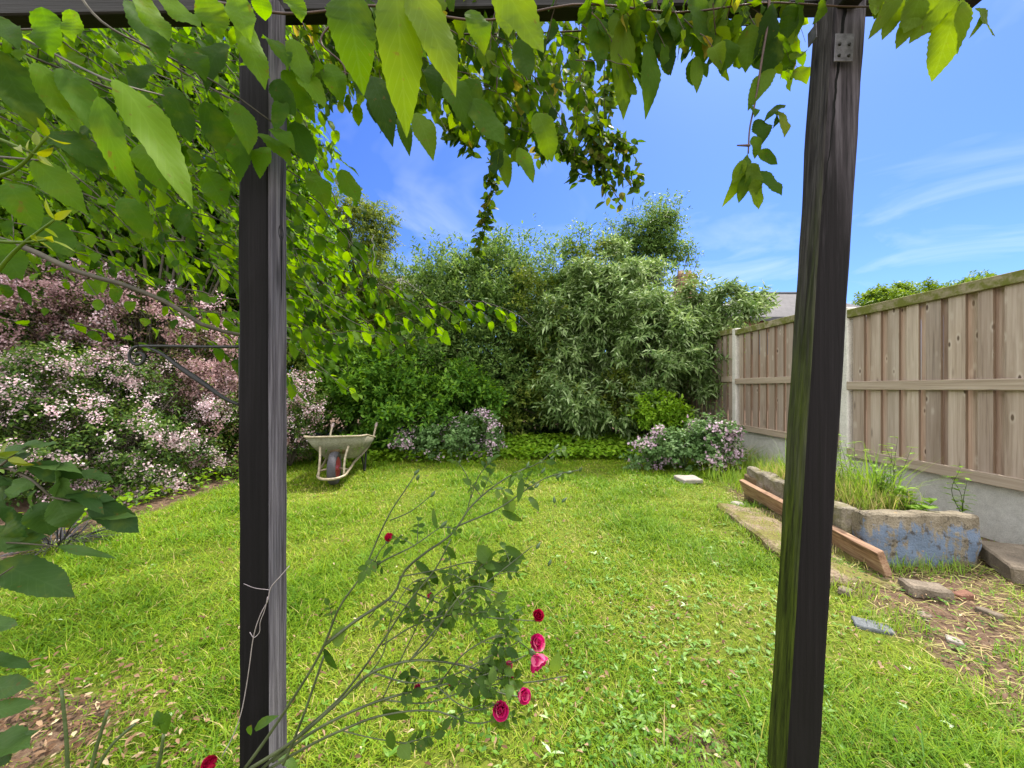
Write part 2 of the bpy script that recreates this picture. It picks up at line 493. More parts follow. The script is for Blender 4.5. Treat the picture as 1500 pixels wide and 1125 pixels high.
M['lime_leaf'] = leaf_mat('lime green leaves', [(0, (.10, .22, .012)), (1, (.22, .37, .03))], .4)
M['blue_leaf'] = leaf_mat('grey green geranium leaves', [(0, (.06, .13, .035)), (1, (.16, .26, .10))], .3)
M['fern'] = leaf_mat('fern fronds', [(0, (.06, .16, .02)), (1, (.15, .29, .03))], .4)
M['strap'] = leaf_mat('strap leaves', [(0, (.08, .14, .03)), (.7, (.17, .25, .05)), (1, (.36, .32, .14))], .3)
M['far_leaf'] = leaf_mat('far tree leaves', [(0, (.06, .12, .012)), (1, (.16, .25, .03))], .35)
M['rose_leaf'] = leaf_mat('rose leaves', [(0, (.020, .055, .007)), (.7, (.048, .105, .011)), (1, (.10, .17, .03))], .42, .5, .2, .3, 1.6, .1)
M['tall_grass'] = leaf_mat('tall dry grass', [(0, (.12, .25, .03)), (.5, (.22, .34, .05)), (.8, (.40, .38, .13)), (1, (.55, .44, .22))], .35, .5, .15, 0, 1.3, .15)
M['weed_leaf'] = leaf_mat('lawn weed leaves', [(0, (.06, .16, .015)), (.75, (.13, .25, .035)), (.93, (.24, .36, .12)), (1, (.38, .48, .30))], .25, .5, .2)
M['black_grass'] = leaf_mat('black strap grass', [(0, (.012, .011, .014)), (1, (.05, .045, .055))], .1, .3, .5, 0, 1, 0)
M['dead_leaf'] = leaf_mat('fallen leaves', [(0, (.09, .045, .025)), (.6, (.20, .115, .065)), (.88, (.32, .21, .13)), (1, (.50, .43, .27))], .1, .6, .15, 0, 1, 0)
M['pink'] = leaf_mat('pale pink blossom', [(0, (.50, .28, .32)), (.35, (.74, .52, .57)), (1, (.90, .78, .82))], .25, .6, .1, 0, 1.0, 0)
M['dusky'] = leaf_mat('faded dusky pink blossom', [(0, (.20, .10, .10)), (.5, (.42, .25, .25)), (.85, (.62, .42, .43)), (1, (.74, .58, .60))], .2, .6, .1, 0, 1.0, 0)
M['mauve'] = leaf_mat('mauve geranium flower', [(0, (.50, .32, .42)), (1, (.80, .62, .72))], .25, .6, .1, 0, 1.0, 0)
M['blueb'] = leaf_mat('blue violet flower', [(0, (.08, .08, .32)), (1, (.2, .2, .55))], .25, .6, .2, 0, 1.0, 0)
M['rose_red'] = leaf_mat('crimson rose petal', [(0, (.30, .004, .025)), (1, (.52, .012, .06))], .25, .5, .2, 0, 1.2, 0)
M['rose_pink'] = leaf_mat('magenta pink rose petal', [(0, (.42, .008, .09)), (.75, (.62, .03, .18)), (1, (.75, .28, .34))], .25, .5, .2, 0, 1.2, 0)
M['bud'] = plain_mat('green buds', (.05, .09, .03), .5, 0, .3, 60)
M['shoot'] = leaf_mat('yellow tipped shoot', [(0, (.10, .16, .012)), (1, (.20, .22, .018))], .4, .4, .2, 0, 1.4, 0)
M['bark'] = wood_mat('bark', [(.3, (.035, .028, .020)), (.7, (.11, .09, .06))], 'Z', .6, .9, .8, knots=False)
M['twig'] = plain_mat('twigs', (.055, .045, .028), .7, 0, .4, 30)
M['green_stem'] = plain_mat('green stems', (.060, .085, .028), .5, 0, .4, 40)
M['rose_stem'] = plain_mat('rose stems', (.050, .062, .026), .45, 0, .55, 14)
M['vine_stem'] = plain_mat('red brown climber stems', (.07, .035, .025), .6, 0, .4, 40)

# ------------------------------------------------------------------ ground
def ground_mat():
    m, nt, b, out = new_mat('ground')
    oc = obj_co(nt)
    n1 = noise_t(nt, oc, 2.2, 5, .6); n2 = noise_t(nt, oc, 38, 5, .7); n3 = noise_t(nt, oc, 9, 4, .6)
    soil = ramp(nt, n2, [(.25, (.045, .028, .018)), (.5, (.12, .075, .05)), (.75, (.24, .17, .12))])
    moss = ramp(nt, n2, [(.3, (.06, .09, .010)), (.7, (.16, .19, .02))])
    at = nd(nt, 'ShaderNodeAttribute', attribute_name='bare').outputs['Fac']
    f = mth(nt, 'ADD', mth(nt, 'MULTIPLY', at, 1.1), mth(nt, 'MULTIPLY', mth(nt, 'SUBTRACT', n3, .5), 1.1), True)
    col = mixc(nt, ramp(nt, f, [(.35, (0, 0, 0)), (.6, (1, 1, 1))]), moss, soil)
    nt.links.new(col, b.inputs['Base Color']); b.inputs['Roughness'].default_value = .95
    b.inputs['Specular IOR Level'].default_value = .15
    bump(nt, b, mth(nt, 'ADD', n2, n3), .8, .02)
    return m
M['ground'] = ground_mat()
def sstep(a, b, x):
    t = np.clip((x - a) / (b - a), 0, 1); return t * t * (3 - 2 * t)
def bare_at(x, y):
    """0 lawn ... 1 bare soil / dry litter"""
    x = np.asarray(x, float); y = np.asarray(y, float)
    edge = 1.48 + (y - 1.0) * .25
    r = sstep(-.2, .4, x - edge) * .82 * sstep(5.2, 3.6, y)
    l = sstep(.75, .2, np.hypot((x + 1.75) / 1.0, (y - 1.2) / .45)) * .8
    l2 = sstep(-3.0, -3.35, x) * .9
    bk = sstep(5.9, 6.3, y) * .95
    s1 = sstep(.28, .08, np.hypot((x - .60), (y - 1.16) / .8)) * .6
    s2 = sstep(.2, .05, np.hypot((x + .1) / 2.2, (y - 1.02))) * .45
    return np.clip(np.maximum.reduce([r, l, l2, bk, s1, s2]), 0, 1)
xs = np.unique(np.concatenate([np.linspace(-400, -6, 14), np.linspace(-6, 6, 121), np.linspace(6, 400, 14)]))
ys = np.unique(np.concatenate([np.linspace(-60, -1, 6), np.linspace(-1, 10, 111), np.linspace(10, 600, 16)]))
XX, YY = np.meshgrid(xs, ys)
ZZ = gz(XX, YY).reshape(XX.shape)
idx = np.arange(XX.size).reshape(XX.shape)
GF = np.stack([idx[:-1, :-1], idx[:-1, 1:], idx[1:, 1:], idx[1:, :-1]], -1).reshape(-1, 4)
g = mesh_np('ground', np.stack([XX, YY, ZZ], -1).reshape(-1, 3), [GF], M['ground'], None, True, {'bare': bare_at(XX, YY).ravel()})
tag(g, 'mossy lawn soil with bare earth patches', 'ground', kind='structure')

# ------------------------------------------------------------------ pergola
def algae(nt, oc, col):
    n = noise_t(nt, mapping(nt, oc, (14, 14, 3.5)), 1, 5, .65)
    f = ramp(nt, n, [(.36, (.25, .25, .25)), (.62, (.95, .95, .95))])
    return mixc(nt, f, col, (.026, .036, .005))
def crack(nt, oc, col):
    w = mapping(nt, oc, (1, 1, 1))
    n = noise_t(nt, mapping(nt, oc, (55, 55, .9)), 1, 2, .5, .2)
    f = ramp(nt, n, [(.30, (1, 1, 1)), (.36, (0, 0, 0))])
    return mixc(nt, f, col, (.006, .005, .005))
def worn_top(nt, oc, col):
    col = crack(nt, oc, col)
    sz = nd(nt, 'ShaderNodeSeparateXYZ', {0: oc})
    n = noise_t(nt, mapping(nt, oc, (30, 30, 2)), 1, 5, .65)
    f = mth(nt, 'ADD', mth(nt, 'MULTIPLY', mth(nt, 'SUBTRACT', sz.outputs[2], 1.45), 1.3), mth(nt, 'MULTIPLY', mth(nt, 'SUBTRACT', n, .5), 1.6), True)
    g_ = noise_t(nt, mapping(nt, oc, (60, 60, 3)), 1, 5, .7)
    grey = ramp(nt, g_, [(.36, (.012, .010, .012)), (.5, (.075, .062, .072)), (.7, (.17, .15, .17))])
    col = mixc(nt, f, col, grey)
    xl_ = mth(nt, 'SUBTRACT', sz.outputs[0], mth(nt, 'ADD', .683, mth(nt, 'MULTIPLY', sz.outputs[2], .1085)))
    wn_ = noise_t(nt, mapping(nt, oc, (0, 0, 9)), 1, 3, .6)
    d_ = mth(nt, 'ABSOLUTE', mth(nt, 'SUBTRACT', xl_, mth(nt, 'MULTIPLY', mth(nt, 'SUBTRACT', wn_, .5), .022)))
    wd_ = mth(nt, 'MULTIPLY', mth(nt, 'MAXIMUM', mth(nt, 'SUBTRACT', sz.outputs[2], 1.5), 0.0), .008)
    return mixc(nt, mth(nt, 'LESS_THAN', d_, wd_), col, (.003, .0025, .0025))
def algae_low(nt, oc, col):
    sz = nd(nt, 'ShaderNodeSeparateXYZ', {0: oc})
    n = noise_t(nt, mapping(nt, oc, (60, 60, 2.5)), 1, 5, .7)
    gr = ramp(nt, n, [(.33, (.012, .013, .006)), (.5, (.045, .060, .010)), (.68, (.085, .105, .016))])
    n2 = noise_t(nt, mapping(nt, oc, (20, 20, 3)), 1, 4, .6)
    f = mth(nt, 'ADD', mth(nt, 'MULTIPLY', mth(nt, 'SUBTRACT', 1.75, sz.outputs[2]), .9), mth(nt, 'MULTIPLY', mth(nt, 'SUBTRACT', n2, .5), 1.3), True)
    return mixc(nt, f, col, gr)
def knot_crack(nt, oc, col):
    col = crack(nt, oc, col)
    sp = nd(nt, 'ShaderNodeSeparateXYZ', {0: oc})
    for (ky, kz, kr) in [(1.055, 1.535, .011)]:
        dy_ = mth(nt, 'SUBTRACT', sp.outputs[1], ky); dz_ = mth(nt, 'MULTIPLY', mth(nt, 'SUBTRACT', sp.outputs[2], kz), .6)
        d_ = mth(nt, 'SQRT', mth(nt, 'ADD', mth(nt, 'MULTIPLY', dy_, dy_), mth(nt, 'MULTIPLY', dz_, dz_)))
        ring = mth(nt, 'ABSOLUTE', mth(nt, 'SUBTRACT', d_, kr))
        col = mixc(nt, mth(nt, 'LESS_THAN', ring, .0022), col, (.02, .017, .02))
        col = mixc(nt, mth(nt, 'MULTIPLY', mth(nt, 'LESS_THAN', d_, kr * .45), .8), col, (.04, .033, .036))
    return col
M['stain'] = wood_mat('dark stained post timber', [(.3, (.0028, .0022, .0028)), (.55, (.0062, .0048, .006)), (.75, (.013, .0105, .0125))], 'Z', 1, .75, .6, crack, .15)  # dark stain colour also carries the shade under the pergola
M['stain_worn'] = wood_mat('dark stained timber worn grey near the top', [(.3, (.0038, .0028, .0032)), (.55, (.009, .007, .008)), (.75, (.019, .015, .0175))], 'Z', 1, .75, .7, worn_top, .15)
M['stain_grey'] = wood_mat('weathered grey stained timber', [(.32, (.022, .019, .023)), (.45, (.085, .075, .090)), (.6, (.18, .165, .19)), (.78, (.30, .28, .31))], 'Z', 1.6, .75, .9, knot_crack, .15)  # right face of the left post: open-sky light put into the lighter colour
M['stain_green'] = wood_mat('algae covered post timber', [(.34, (.014, .012, .012)), (.5, (.055, .048, .050)), (.72, (.14, .125, .13))], 'Z', 1.3, .8, .9, algae_low, .1)
M['stain_x'] = wood_mat('dark stained beam timber', [(.3, (.004, .003, .0028)), (.55, (.011, .0085, .0075)), (.75, (.026, .021, .018))], 'X', 1, .65, .6, None, .3)
M['steel'] = plain_mat('galvanised steel', (.13, .12, .135), .6, .6, .45, 60)
M['screw'] = plain_mat('dark screws', (.02, .018, .018), .5, .6, .2, 60)

pergola = thing('pergola', 'dark stained timber pergola frame with two square posts and a top beam', 'pergola', (0, 1.0, 0))
def post(px_b, px_t, py_t, D, w, d, rotz, mats):
    """post from the ground to under the beam, leaning slightly"""
    b = np.array([(px_b - CX) / S * D, D, -.05]); t = P(px_t, py_t, D)
    bm = bmesh.new()
    rot = Matrix.Rotation(rotz, 4, 'Z')
    n = 40
    rings = []
    for i in range(n + 1):
        c = b + (t - b) * i / n
        ring = []
        for (sx, sy) in [(-1, -1), (-.8, -1), (0, -1), (.8, -1), (1, -1), (1, -.8), (1, 0), (1, .8), (1, 1), (-1, 1), (-1, .8), (-1, 0), (-1, -.8)]:
            cham = 0.955 if abs(sx) == 1 and abs(sy) == 1 else 1
            v = rot @ Vector((sx * w / 2 * cham, sy * d / 2 * cham, 0))
            k = .0030 * mnoise.noise(Vector((sx * 3 + c[0] * 4, sy * 3, c[2] * 5))) + .0009 * mnoise.noise(Vector((sx * 9, sy * 9, c[2] * 21)))
            ring.append(bm.verts.new((c[0] + v.x * (1 + k * 18), c[1] + v.y * (1 + k * 18), c[2])))
        rings.append(ring)
    m = len(rings[0])
    for i in range(n):
        for k in range(m):
            f = bm.faces.new((rings[i][k], rings[i][(k + 1) % m], rings[i + 1][(k + 1) % m], rings[i + 1][k]))
            f.material_index = 0 if k < 4 else (1 if k < 8 else (0 if k == 8 else 2))
    bm.faces.new(rings[-1]); bm.faces.new(rings[0][::-1])
    return bm_obj('post', bm, mats, pergola)
post(387, 386, -2, 1.04, .080, .088, math.radians(1.5), [M['stain'], M['stain_grey'], M['stain']])
post(1157, 1229, 8, 1.06, .088, .080, math.radians(-2.5), [M['stain_worn'], M['stain_worn'], M['stain_green']])
# beam along X resting on the posts (just behind/over them), joist over the right post
bm = bmesh.new()
zl = P(300, 41, 1.14)[2]; zr = P(1300, 26, 1.14)[2]
xl, xr = -2.3, (1345 - CX) / S * 1.09
ang = math.atan2(zr - zl, (1300 - 300) / S * 1.14)
mid = ((xl + xr) / 2)
zmid = zl + math.tan(ang) * (mid - (300 - CX) / S * 1.14)
box_bm(bm, (xr - xl, .05, .125), (mid, 1.115, zmid + .0625), Matrix.Rotation(-ang, 3, 'Y'), .004)
bm_obj('beam', bm, M['stain_x'], pergola)

for (px, py, ye, x0) in [(1205, 46, 1.085, .88), (1362, 50, 1.15, 1.25)]:
    zb = P(px, py, ye)[2]
    bm = bmesh.new()
    box_bm(bm, (.055, 1.3, .11), ((px - CX) / S * ye, ye - .65, zb + .055), Matrix.Rotation(math.radians(-1), 3, 'Z'), .004)
    bm_obj('joist', bm, M['stain_x'], pergola)
# metal angle plates with screws
def plate(px, py, D, w, h, yaw, lean):
    bm = bmesh.new()
    c = P(px, py, D)
    R = Matrix.Rotation(yaw, 3, 'Z') @ Matrix.Rotation(lean, 3, 'Y')
    box_bm(bm, (w, .003, h), c, R, .0008)
    pl = bm_obj('fixing_plate', bm, M['steel'], pergola)
    for sx in (-.26, .26):
        for sz in (-.30, .10):
            bm = bmesh.new()
            p = Vector([float(a) for a in c]) + R @ Vector((sx * w, -.003, sz * h))
            mt = Matrix.Translation(p) @ R.to_4x4() @ Matrix.Rotation(math.radians(90), 4, 'X')
            bmesh.ops.create_cone(bm, cap_ends=True, segments=12, radius1=.0045, radius2=.003, depth=.003, matrix=mt)
            bm_obj('screw', bm, M['screw'], pl)
plate(1236, 70, 1.006, .048, .075, math.radians(-2.5), math.radians(3))
plate(1190, 52, 1.03, .032, .04, math.radians(86), math.radians(2))

# iron basket bracket on the left post
M['iron'] = plain_mat('black wrought iron', (.012, .012, .013), .5, .3, .3, 40)
D0 = 1.06
br = thing('basket_bracket', 'black wrought iron hanging basket bracket with a scrolled end on the left pergola post', 'bracket', P(352, 550, D0))
def pxpath(pts, D, n=24):
    q = [P(p[0], p[1], p[2] if len(p) > 2 else D) for p in pts]
    return smooth_path(q, n)
t = Tubes(); t.add(pxpath([(352, 508), (300, 508), (240, 507), (205, 507)], D0), .0042, 8); t.build('arm', M['iron'], br)
t = Tubes(); sc_pts = []
for k in range(26):
    a = math.radians(90 + k * 17); r = 16 * (1 - k / 34)
    sc_pts.append(P(203 + r * math.cos(a), 523 - r * math.sin(a), D0))
t.add(sc_pts, .0042, 8); t.build('scroll', M['iron'], br)
t = Tubes(); t.add(pxpath([(215, 508), (235, 517), (262, 537), (300, 563), (330, 584), (352, 594)], D0), np.r_[np.linspace(.003, .008, 12), np.linspace(.008, .004, 12)], 8); t.build('brace', M['iron'], br)
t = Tubes(); t.add(pxpath([(353, 495), (353, 540), (353, 605)], D0, 6), .006, 6); t.build('back_plate', M['iron'], br)

# thin wire on the left post
M['wire'] = plain_mat('pale tie wire', (.36, .30, .32), .4, .4, .2, 60)
t = Tubes()
t.add(pxpath([(424, 829, .995), (410, 845, .99), (396, 862, .985), (392, 880, .98), (383, 897, .975), (375, 918, .97), (370, 940, .968), (366, 970, .965), (360, 1010, .96), (353, 1045, .95), (338, 1085, .94), (325, 1108, .93)], 1, 60), .0012, 5)
t.add(pxpath([(357, 855, .985), (372, 861, .98), (394, 864, .98)], 1, 12), .0008, 5)
t.add(pxpath([(392, 874, .975), (388, 893, .972), (381, 912, .97), (379, 928, .97), (372, 934, .968), (366, 926, .968)], 1, 20), .0009, 5)
tag(t.build('tie_wire', M['wire']), 'thin pale twisted wire tied round the left pergola post', 'wire')

# ------------------------------------------------------------------ fence on the right
def lichen(nt, oc, col):
    n = noise_t(nt, oc, 12, 5, .7)
    f = ramp(nt, n, [(.36, (.15, .15, .15)), (.56, (.95, .95, .95))])
    return mixc(nt, f, col, (.13, .14, .025))
def board_var(nt, oc, col):
    at = nd(nt, 'ShaderNodeAttribute', attribute_name='rnd').outputs['Fac']
    c2 = nd(nt, 'ShaderNodeHueSaturation', {'Color': col, 'Value': mth(nt, 'ADD', mth(nt, 'MULTIPLY', at, .45), .78), 'Hue': mth(nt, 'ADD', mth(nt, 'MULTIPLY', at, .012), .494), 'Saturation': .95}).outputs[0]
    n = noise_t(nt, mapping(nt, oc, (3, 3, 1)), 1, 4, .6)
    c2 = mixc(nt, ramp(nt, n, [(.45, (0, 0, 0)), (.75, (.45, .45, .45))]), c2, (.48, .42, .36))
    kn = nt.nodes.new('ShaderNodeTexVoronoi'); kn.inputs['Scale'].default_value = 1.0
    nt.links.new(mapping(nt, oc, (11, 11, 4.4)), kn.inputs['Vector'])
    kf = ramp(nt, kn.outputs['Distance'], [(.07, (1, 1, 1)), (.12, (0, 0, 0))])
    c2 = mixc(nt, mth(nt, 'MULTIPLY', kf, .85), c2, (.06, .035, .022))
    halo = ramp(nt, kn.outputs['Distance'], [(.10, (0, 0, 0)), (.14, (.45, .45, .45)), (.24, (0, 0, 0))])
    c2 = mixc(nt, halo, c2, (.60, .52, .44))
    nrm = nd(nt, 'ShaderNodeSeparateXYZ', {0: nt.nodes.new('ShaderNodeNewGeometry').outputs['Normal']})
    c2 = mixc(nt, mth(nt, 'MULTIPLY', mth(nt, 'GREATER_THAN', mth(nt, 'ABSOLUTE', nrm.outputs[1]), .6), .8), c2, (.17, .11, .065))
    st = noise_t(nt, mapping(nt, oc, (7, 7, .8)), 1, 5, .6, .3)
    c2 = mixc(nt, ramp(nt, st, [(.52, (0, 0, 0)), (.70, (.5, .5, .5))]), c2, (.22, .165, .115))
    return c2
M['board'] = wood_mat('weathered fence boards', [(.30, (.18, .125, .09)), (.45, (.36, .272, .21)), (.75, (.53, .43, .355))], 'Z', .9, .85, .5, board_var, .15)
M['rail'] = wood_mat('weathered fence rail', [(.28, (.24, .18, .13)), (.5, (.38, .30, .23)), (.75, (.52, .43, .35))], 'Y', .8, .85, .5, None, .15)
M['cap'] = wood_mat('mossy fence capping', [(.28, (.20, .16, .10)), (.7, (.42, .35, .25))], 'Y', .8, .9, .5, lichen, .15, False)
M['concrete'] = concrete_mat('pale concrete fence post', (.58, .54, .49), (.78, .74, .68), 7, .35)
M['gravelb'] = concrete_mat('concrete gravel board', (.52, .49, .46), (.74, .71, .67), 22, 1.3)
FX = 3.57
fence = thing('fence', 'tall weathered timber board fence with pale concrete posts along the right side', 'fence', (FX, 4.5, 0))
POSTS = [2.03, 3.97, 5.90, 7.83, 9.76]
TOPS = [(1.89, .385), (1.98, .45), (2.02, .48), (2.05, .5)]
for i, y in enumerate(POSTS):
    bm = bmesh.new()
    top = [1.92, 1.945, 2.03, 2.06, 2.08][i]
    box_bm(bm, (.105, .10, top + .3), (FX + .02, y, (top - .3) / 2), None, .012, 2)
    bm_obj('fence_post', bm, M['concrete'], fence)
for i in range(4):
    y0, y1 = POSTS[i] + .052, POSTS[i + 1] - .052
    zt, zb = TOPS[i]
    V, F, R = [], [], []
    def addb(x0, x1, ya, yb, za, zb_, r):
        b = len(V)
        V.extend([(x0, ya, za), (x1, ya, za), (x1, yb, za), (x0, yb, za), (x0, ya, zb_), (x1, ya, zb_), (x1, yb, zb_), (x0, yb, zb_)])
        for f in [(0, 3, 2, 1), (4, 5, 6, 7), (0, 1, 5, 4), (1, 2, 6, 5), (2, 3, 7, 6), (3, 0, 4, 7)]:
            F.append([b + k for k in f])
        R.extend([r] * 8)
    y = y0; per = (y1 - y0) / 11.0
    for k in range(11):
        ya = y0 + k * per
        w = per * random.uniform(.54, .72)
        off = random.uniform(-.002, .002)
        addb(FX - .020 + off, FX + .002 + off, ya, ya + w, zb + .002, zt - .045, random.random())
        addb(FX + .024, FX + .036, ya + w - .02, min(ya + per + .02, y1 - .001), zb + .002, zt - .045, random.random() * .7)
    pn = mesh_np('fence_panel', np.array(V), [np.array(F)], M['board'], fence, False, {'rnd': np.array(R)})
    def fpart(nm, size, loc, mat, bev=.004):
        bm = bmesh.new(); box_bm(bm, size, loc, None, bev)
        bm_obj(nm, bm, mat, pn)
    yc = (y0 + y1) / 2; ln = y1 - y0 - .002
    fpart('capping', (.062, ln, .085), (FX - .014, yc, zt - .020), M['cap'])
    fpart('rail', (.034, ln, .085), (FX - .031, yc, (zt + zb) / 2 - .015), M['rail'])
    fpart('rail', (.034, ln, .085), (FX - .031, yc, zb + .045), M['rail'])
    bm = bmesh.new(); box_bm(bm, (.05, ln + .03, zb + .16), (FX + .022, yc, (zb - .16) / 2 - .003), None, .004)
    bm_obj('gravel_board', bm, M['gravelb'], fence)

# ------------------------------------------------------------------ raised bed and rubble on the right
def blue_paint(nt, oc, col):
    n = noise_t(nt, oc, 6, 6, .7, .5)
    sz = nd(nt, 'ShaderNodeSeparateXYZ', {0: oc})
    n2 = noise_t(nt, mapping(nt, oc, (26, 26, 2)), 1, 4, .6)
    ff = mth(nt, 'ADD', n, mth(nt, 'MULTIPLY', mth(nt, 'SUBTRACT', n2, .5), .55))
    ff = mth(nt, 'SUBTRACT', ff, mth(nt, 'MULTIPLY', mth(nt, 'MAXIMUM', mth(nt, 'SUBTRACT', sz.outputs[2], .20), 0.0), 1.6))
    f = ramp(nt, ff, [(.445, (0, 0, 0)), (.53, (.8, .8, .8))])
    col = mixc(nt, f, col, (.12, .175, .27))
    n3 = noise_t(nt, oc, 17, 5, .7)
    col = mixc(nt, ramp(nt, n3, [(.66, (0, 0, 0)), (.70, (.9, .9, .9))]), col, (.42, .24, .07))
    return mixc(nt, ramp(nt, n3, [(.36, (.85, .85, .85)), (.44, (0, 0, 0))]), col, (.06, .05, .04))
def stain_moss(nt, oc, col):
    n = noise_t(nt, oc, 7, 5, .7)
    return mixc(nt, ramp(nt, n, [(.45, (0, 0, 0)), (.65, (.75, .75, .75))]), col, (.13, .12, .03))
def slab_moss(nt, oc, col):
    n = noise_t(nt, oc, 5, 6, .75)
    col = mixc(nt, ramp(nt, n, [(.40, (0, 0, 0)), (.55, (.9, .9, .9))]), col, (.13, .13, .018))
    n2 = noise_t(nt, oc, 60, 4, .7)
    return mixc(nt, ramp(nt, n2, [(.40, (.8, .8, .8)), (.52, (0, 0, 0))]), col, (.10, .065, .035))
M['bed_blue'] = concrete_mat('old concrete with flaking blue paint', (.12, .095, .062), (.30, .255, .19), 11, 1.2, blue_paint)
M['bed_wall'] = concrete_mat('old mossy concrete wall', (.11, .09, .065), (.38, .33, .27), 11, 1.2, stain_moss)
M['slab'] = concrete_mat('mossy slab', (.16, .115, .075), (.42, .33, .24), 10, 1.0, slab_moss)
M['stone'] = concrete_mat('grey stone', (.24, .21, .19), (.42, .38, .34), 12, .6)
M['lump'] = concrete_mat('dirty broken concrete', (.10, .08, .06), (.26, .21, .16), 14, .9)
M['slate'] = concrete_mat('dark slate', (.09, .10, .11), (.20, .21, .22), 12, .5)
M['brick'] = concrete_mat('broken brick', (.13, .06, .04), (.26, .13, .09), 14, .8)
M['soil'] = concrete_mat('dry bed soil', (.09, .06, .035), (.26, .19, .11), 22, 1.0)
M['plank'] = wood_mat('reddish old plank', [(.32, (.11, .06, .038)), (.46, (.27, .155, .095)), (.60, (.42, .28, .18)), (.75, (.50, .39, .28))], 'Y', .8, .75, .5, None, .25)
M['plank_end'] = wood_mat('plank timber pale', [(.28, (.22, .12, .06)), (.7, (.40, .26, .14))], 'Y', .8, .8, .5, None, .2)

bed = thing('raised_bed', 'low concrete raised bed with flaking blue paint on its front wall', 'raised bed', (2.5, 2.9, 0))
rough_block('front_wall', (.66, .11, .40), (2.55, 2.36, .118), math.radians(-4), M['bed_blue'], bed, .016, 11, 9, seed=1, bevel=.012)
ang_w = math.atan2(2.38 - 2.20, 3.66 - 2.40)
rough_block('side_wall', (.10, 1.30, .38), (2.305, 3.07, .128), -ang_w, M['bed_wall'], bed, .018, 9, 10, seed=3, bevel=.012)
rough_block('side_wall', (.09, 1.25, .34), (2.84, 3.03, .10), -ang_w, M['bed_wall'], bed, .010, 8, 6, seed=8, bevel=.012)
bm = bmesh.new(); box_bm(bm, (.50, 1.28, .26), (2.565, 3.06, .125), None, .01)
bmesh.ops.subdivide_edges(bm, edges=bm.edges[:], cuts=12, use_grid_fill=True)
for v in bm.verts: v.co.z += .025 * mnoise.noise(v.co * 7) if v.co.z > .1 else 0
bm_obj('bed_soil', bm, M['soil'], bed, True)

# old plank leaning along the side wall
a = np.array([2.125, 2.12, .105]); b = np.array([2.265, 3.62, .150])
mid = (a + b) / 2; ln = np.linalg.norm(b - a)
pl = rough_block('plank', (.040, ln, .145), mid, -math.atan2(b[0] - a[0], b[1] - a[1]), M['plank'], None, .004, 9, 8, (math.atan2(b[2] - a[2], ln), math.radians(-22)), 4, .003)
tag(pl, 'long reddish brown plank leaning on the side of the concrete bed', 'plank')
# mossy slab in front
sl = rough_block('stone_slab', (.46, 1.30, .09), (1.99, 2.68, .012), math.radians(-8), M['slab'], None, .022, 7, 9, (.012, .06), 5, .02)
tag(sl, 'long moss covered concrete slab below the plank', 'slab')
o = rough_block('concrete_lump', (.19, .11, .07), (2.20, 1.985, .03), math.radians(-14), M['lump'], None, .012, 12, 5, (0, .1), 6, .012)
tag(o, 'small broken brown grey concrete lump at the near end of the mossy slab', 'concrete lump')
o = rough_block('brick_fragment', (.10, .045, .035), (2.37, 1.96, .014), math.radians(8), M['brick'], None, .006, 18, 4, (0, 0), 7, .006)
tag(o, 'reddish broken brick fragment lying right of the concrete lump', 'brick')
o = rough_block('paving_slab', (.40, .42, .10), (3.06, 2.14, .075), math.radians(-33), M['lump'], None, .012, 7, 5, (.03, -.06), 9, .01)
tag(o, 'thick brown grey paving slab at the right edge near the blue wall', 'slab')
p = G(1008, 706)
o = rough_block('paving_stone', (.24, .22, .05), (p[0], p[1], .03), math.radians(6), M['stone'], None, .006, 10, 5, (0.02, 0), 10, .008)
tag(o, 'pale square paving stone set in the lawn near the flowers', 'paving stone')
for (px, py, w, d, h, nm, lab, mt, rz) in [
        (1080, 744, .10, .08, .045, 'stone', 'small rounded pale stone left of the mossy slab', 'stone', .4),
        (1127, 752, .07, .06, .04, 'stone', 'small grey stone beside the plank, behind the right post', 'stone', 1.0),
        (1279, 918, .14, .07, .02, 'slate_piece', 'thin dark slate piece lying flat right of the right post', 'slate', -.5),
        (1352, 905, .06, .04, .025, 'stone', 'dark stone crumb in the worn earth just below the brick fragment', 'lump', .2),
        (1238, 872, .07, .05, .03, 'stone', 'brown stone half sunk in moss right beside the right post', 'lump', .7),
        (1450, 905, .08, .05, .03, 'stone', 'brown stone crumb in the worn earth near the right edge', 'lump', 1.7),
        (1398, 940, .05, .05, .02, 'stone', 'tiny white stone in the bare earth on the right', 'stone', .9)]:
    p = G(px, py)
    o = rough_block(nm, (w, d, h), (p[0], p[1], gz_one(p[0], p[1]) + h * .32), rz, M[mt], None, .012 if h > .03 else .004, 16, 4, (.05, .04), int(px), .012 if h > .03 else .004)
    tag(o, lab, 'slate' if nm == 'slate_piece' else 'stone')
o = rough_block('edging_kerb', (.07, .9, .10), (3.28, 1.75, .03), math.radians(-5), M['gravelb'], None, .005, 9, 5, (0, 0), 31, .008)
tag(o, 'narrow grey concrete kerb along the fence foot', 'kerb')

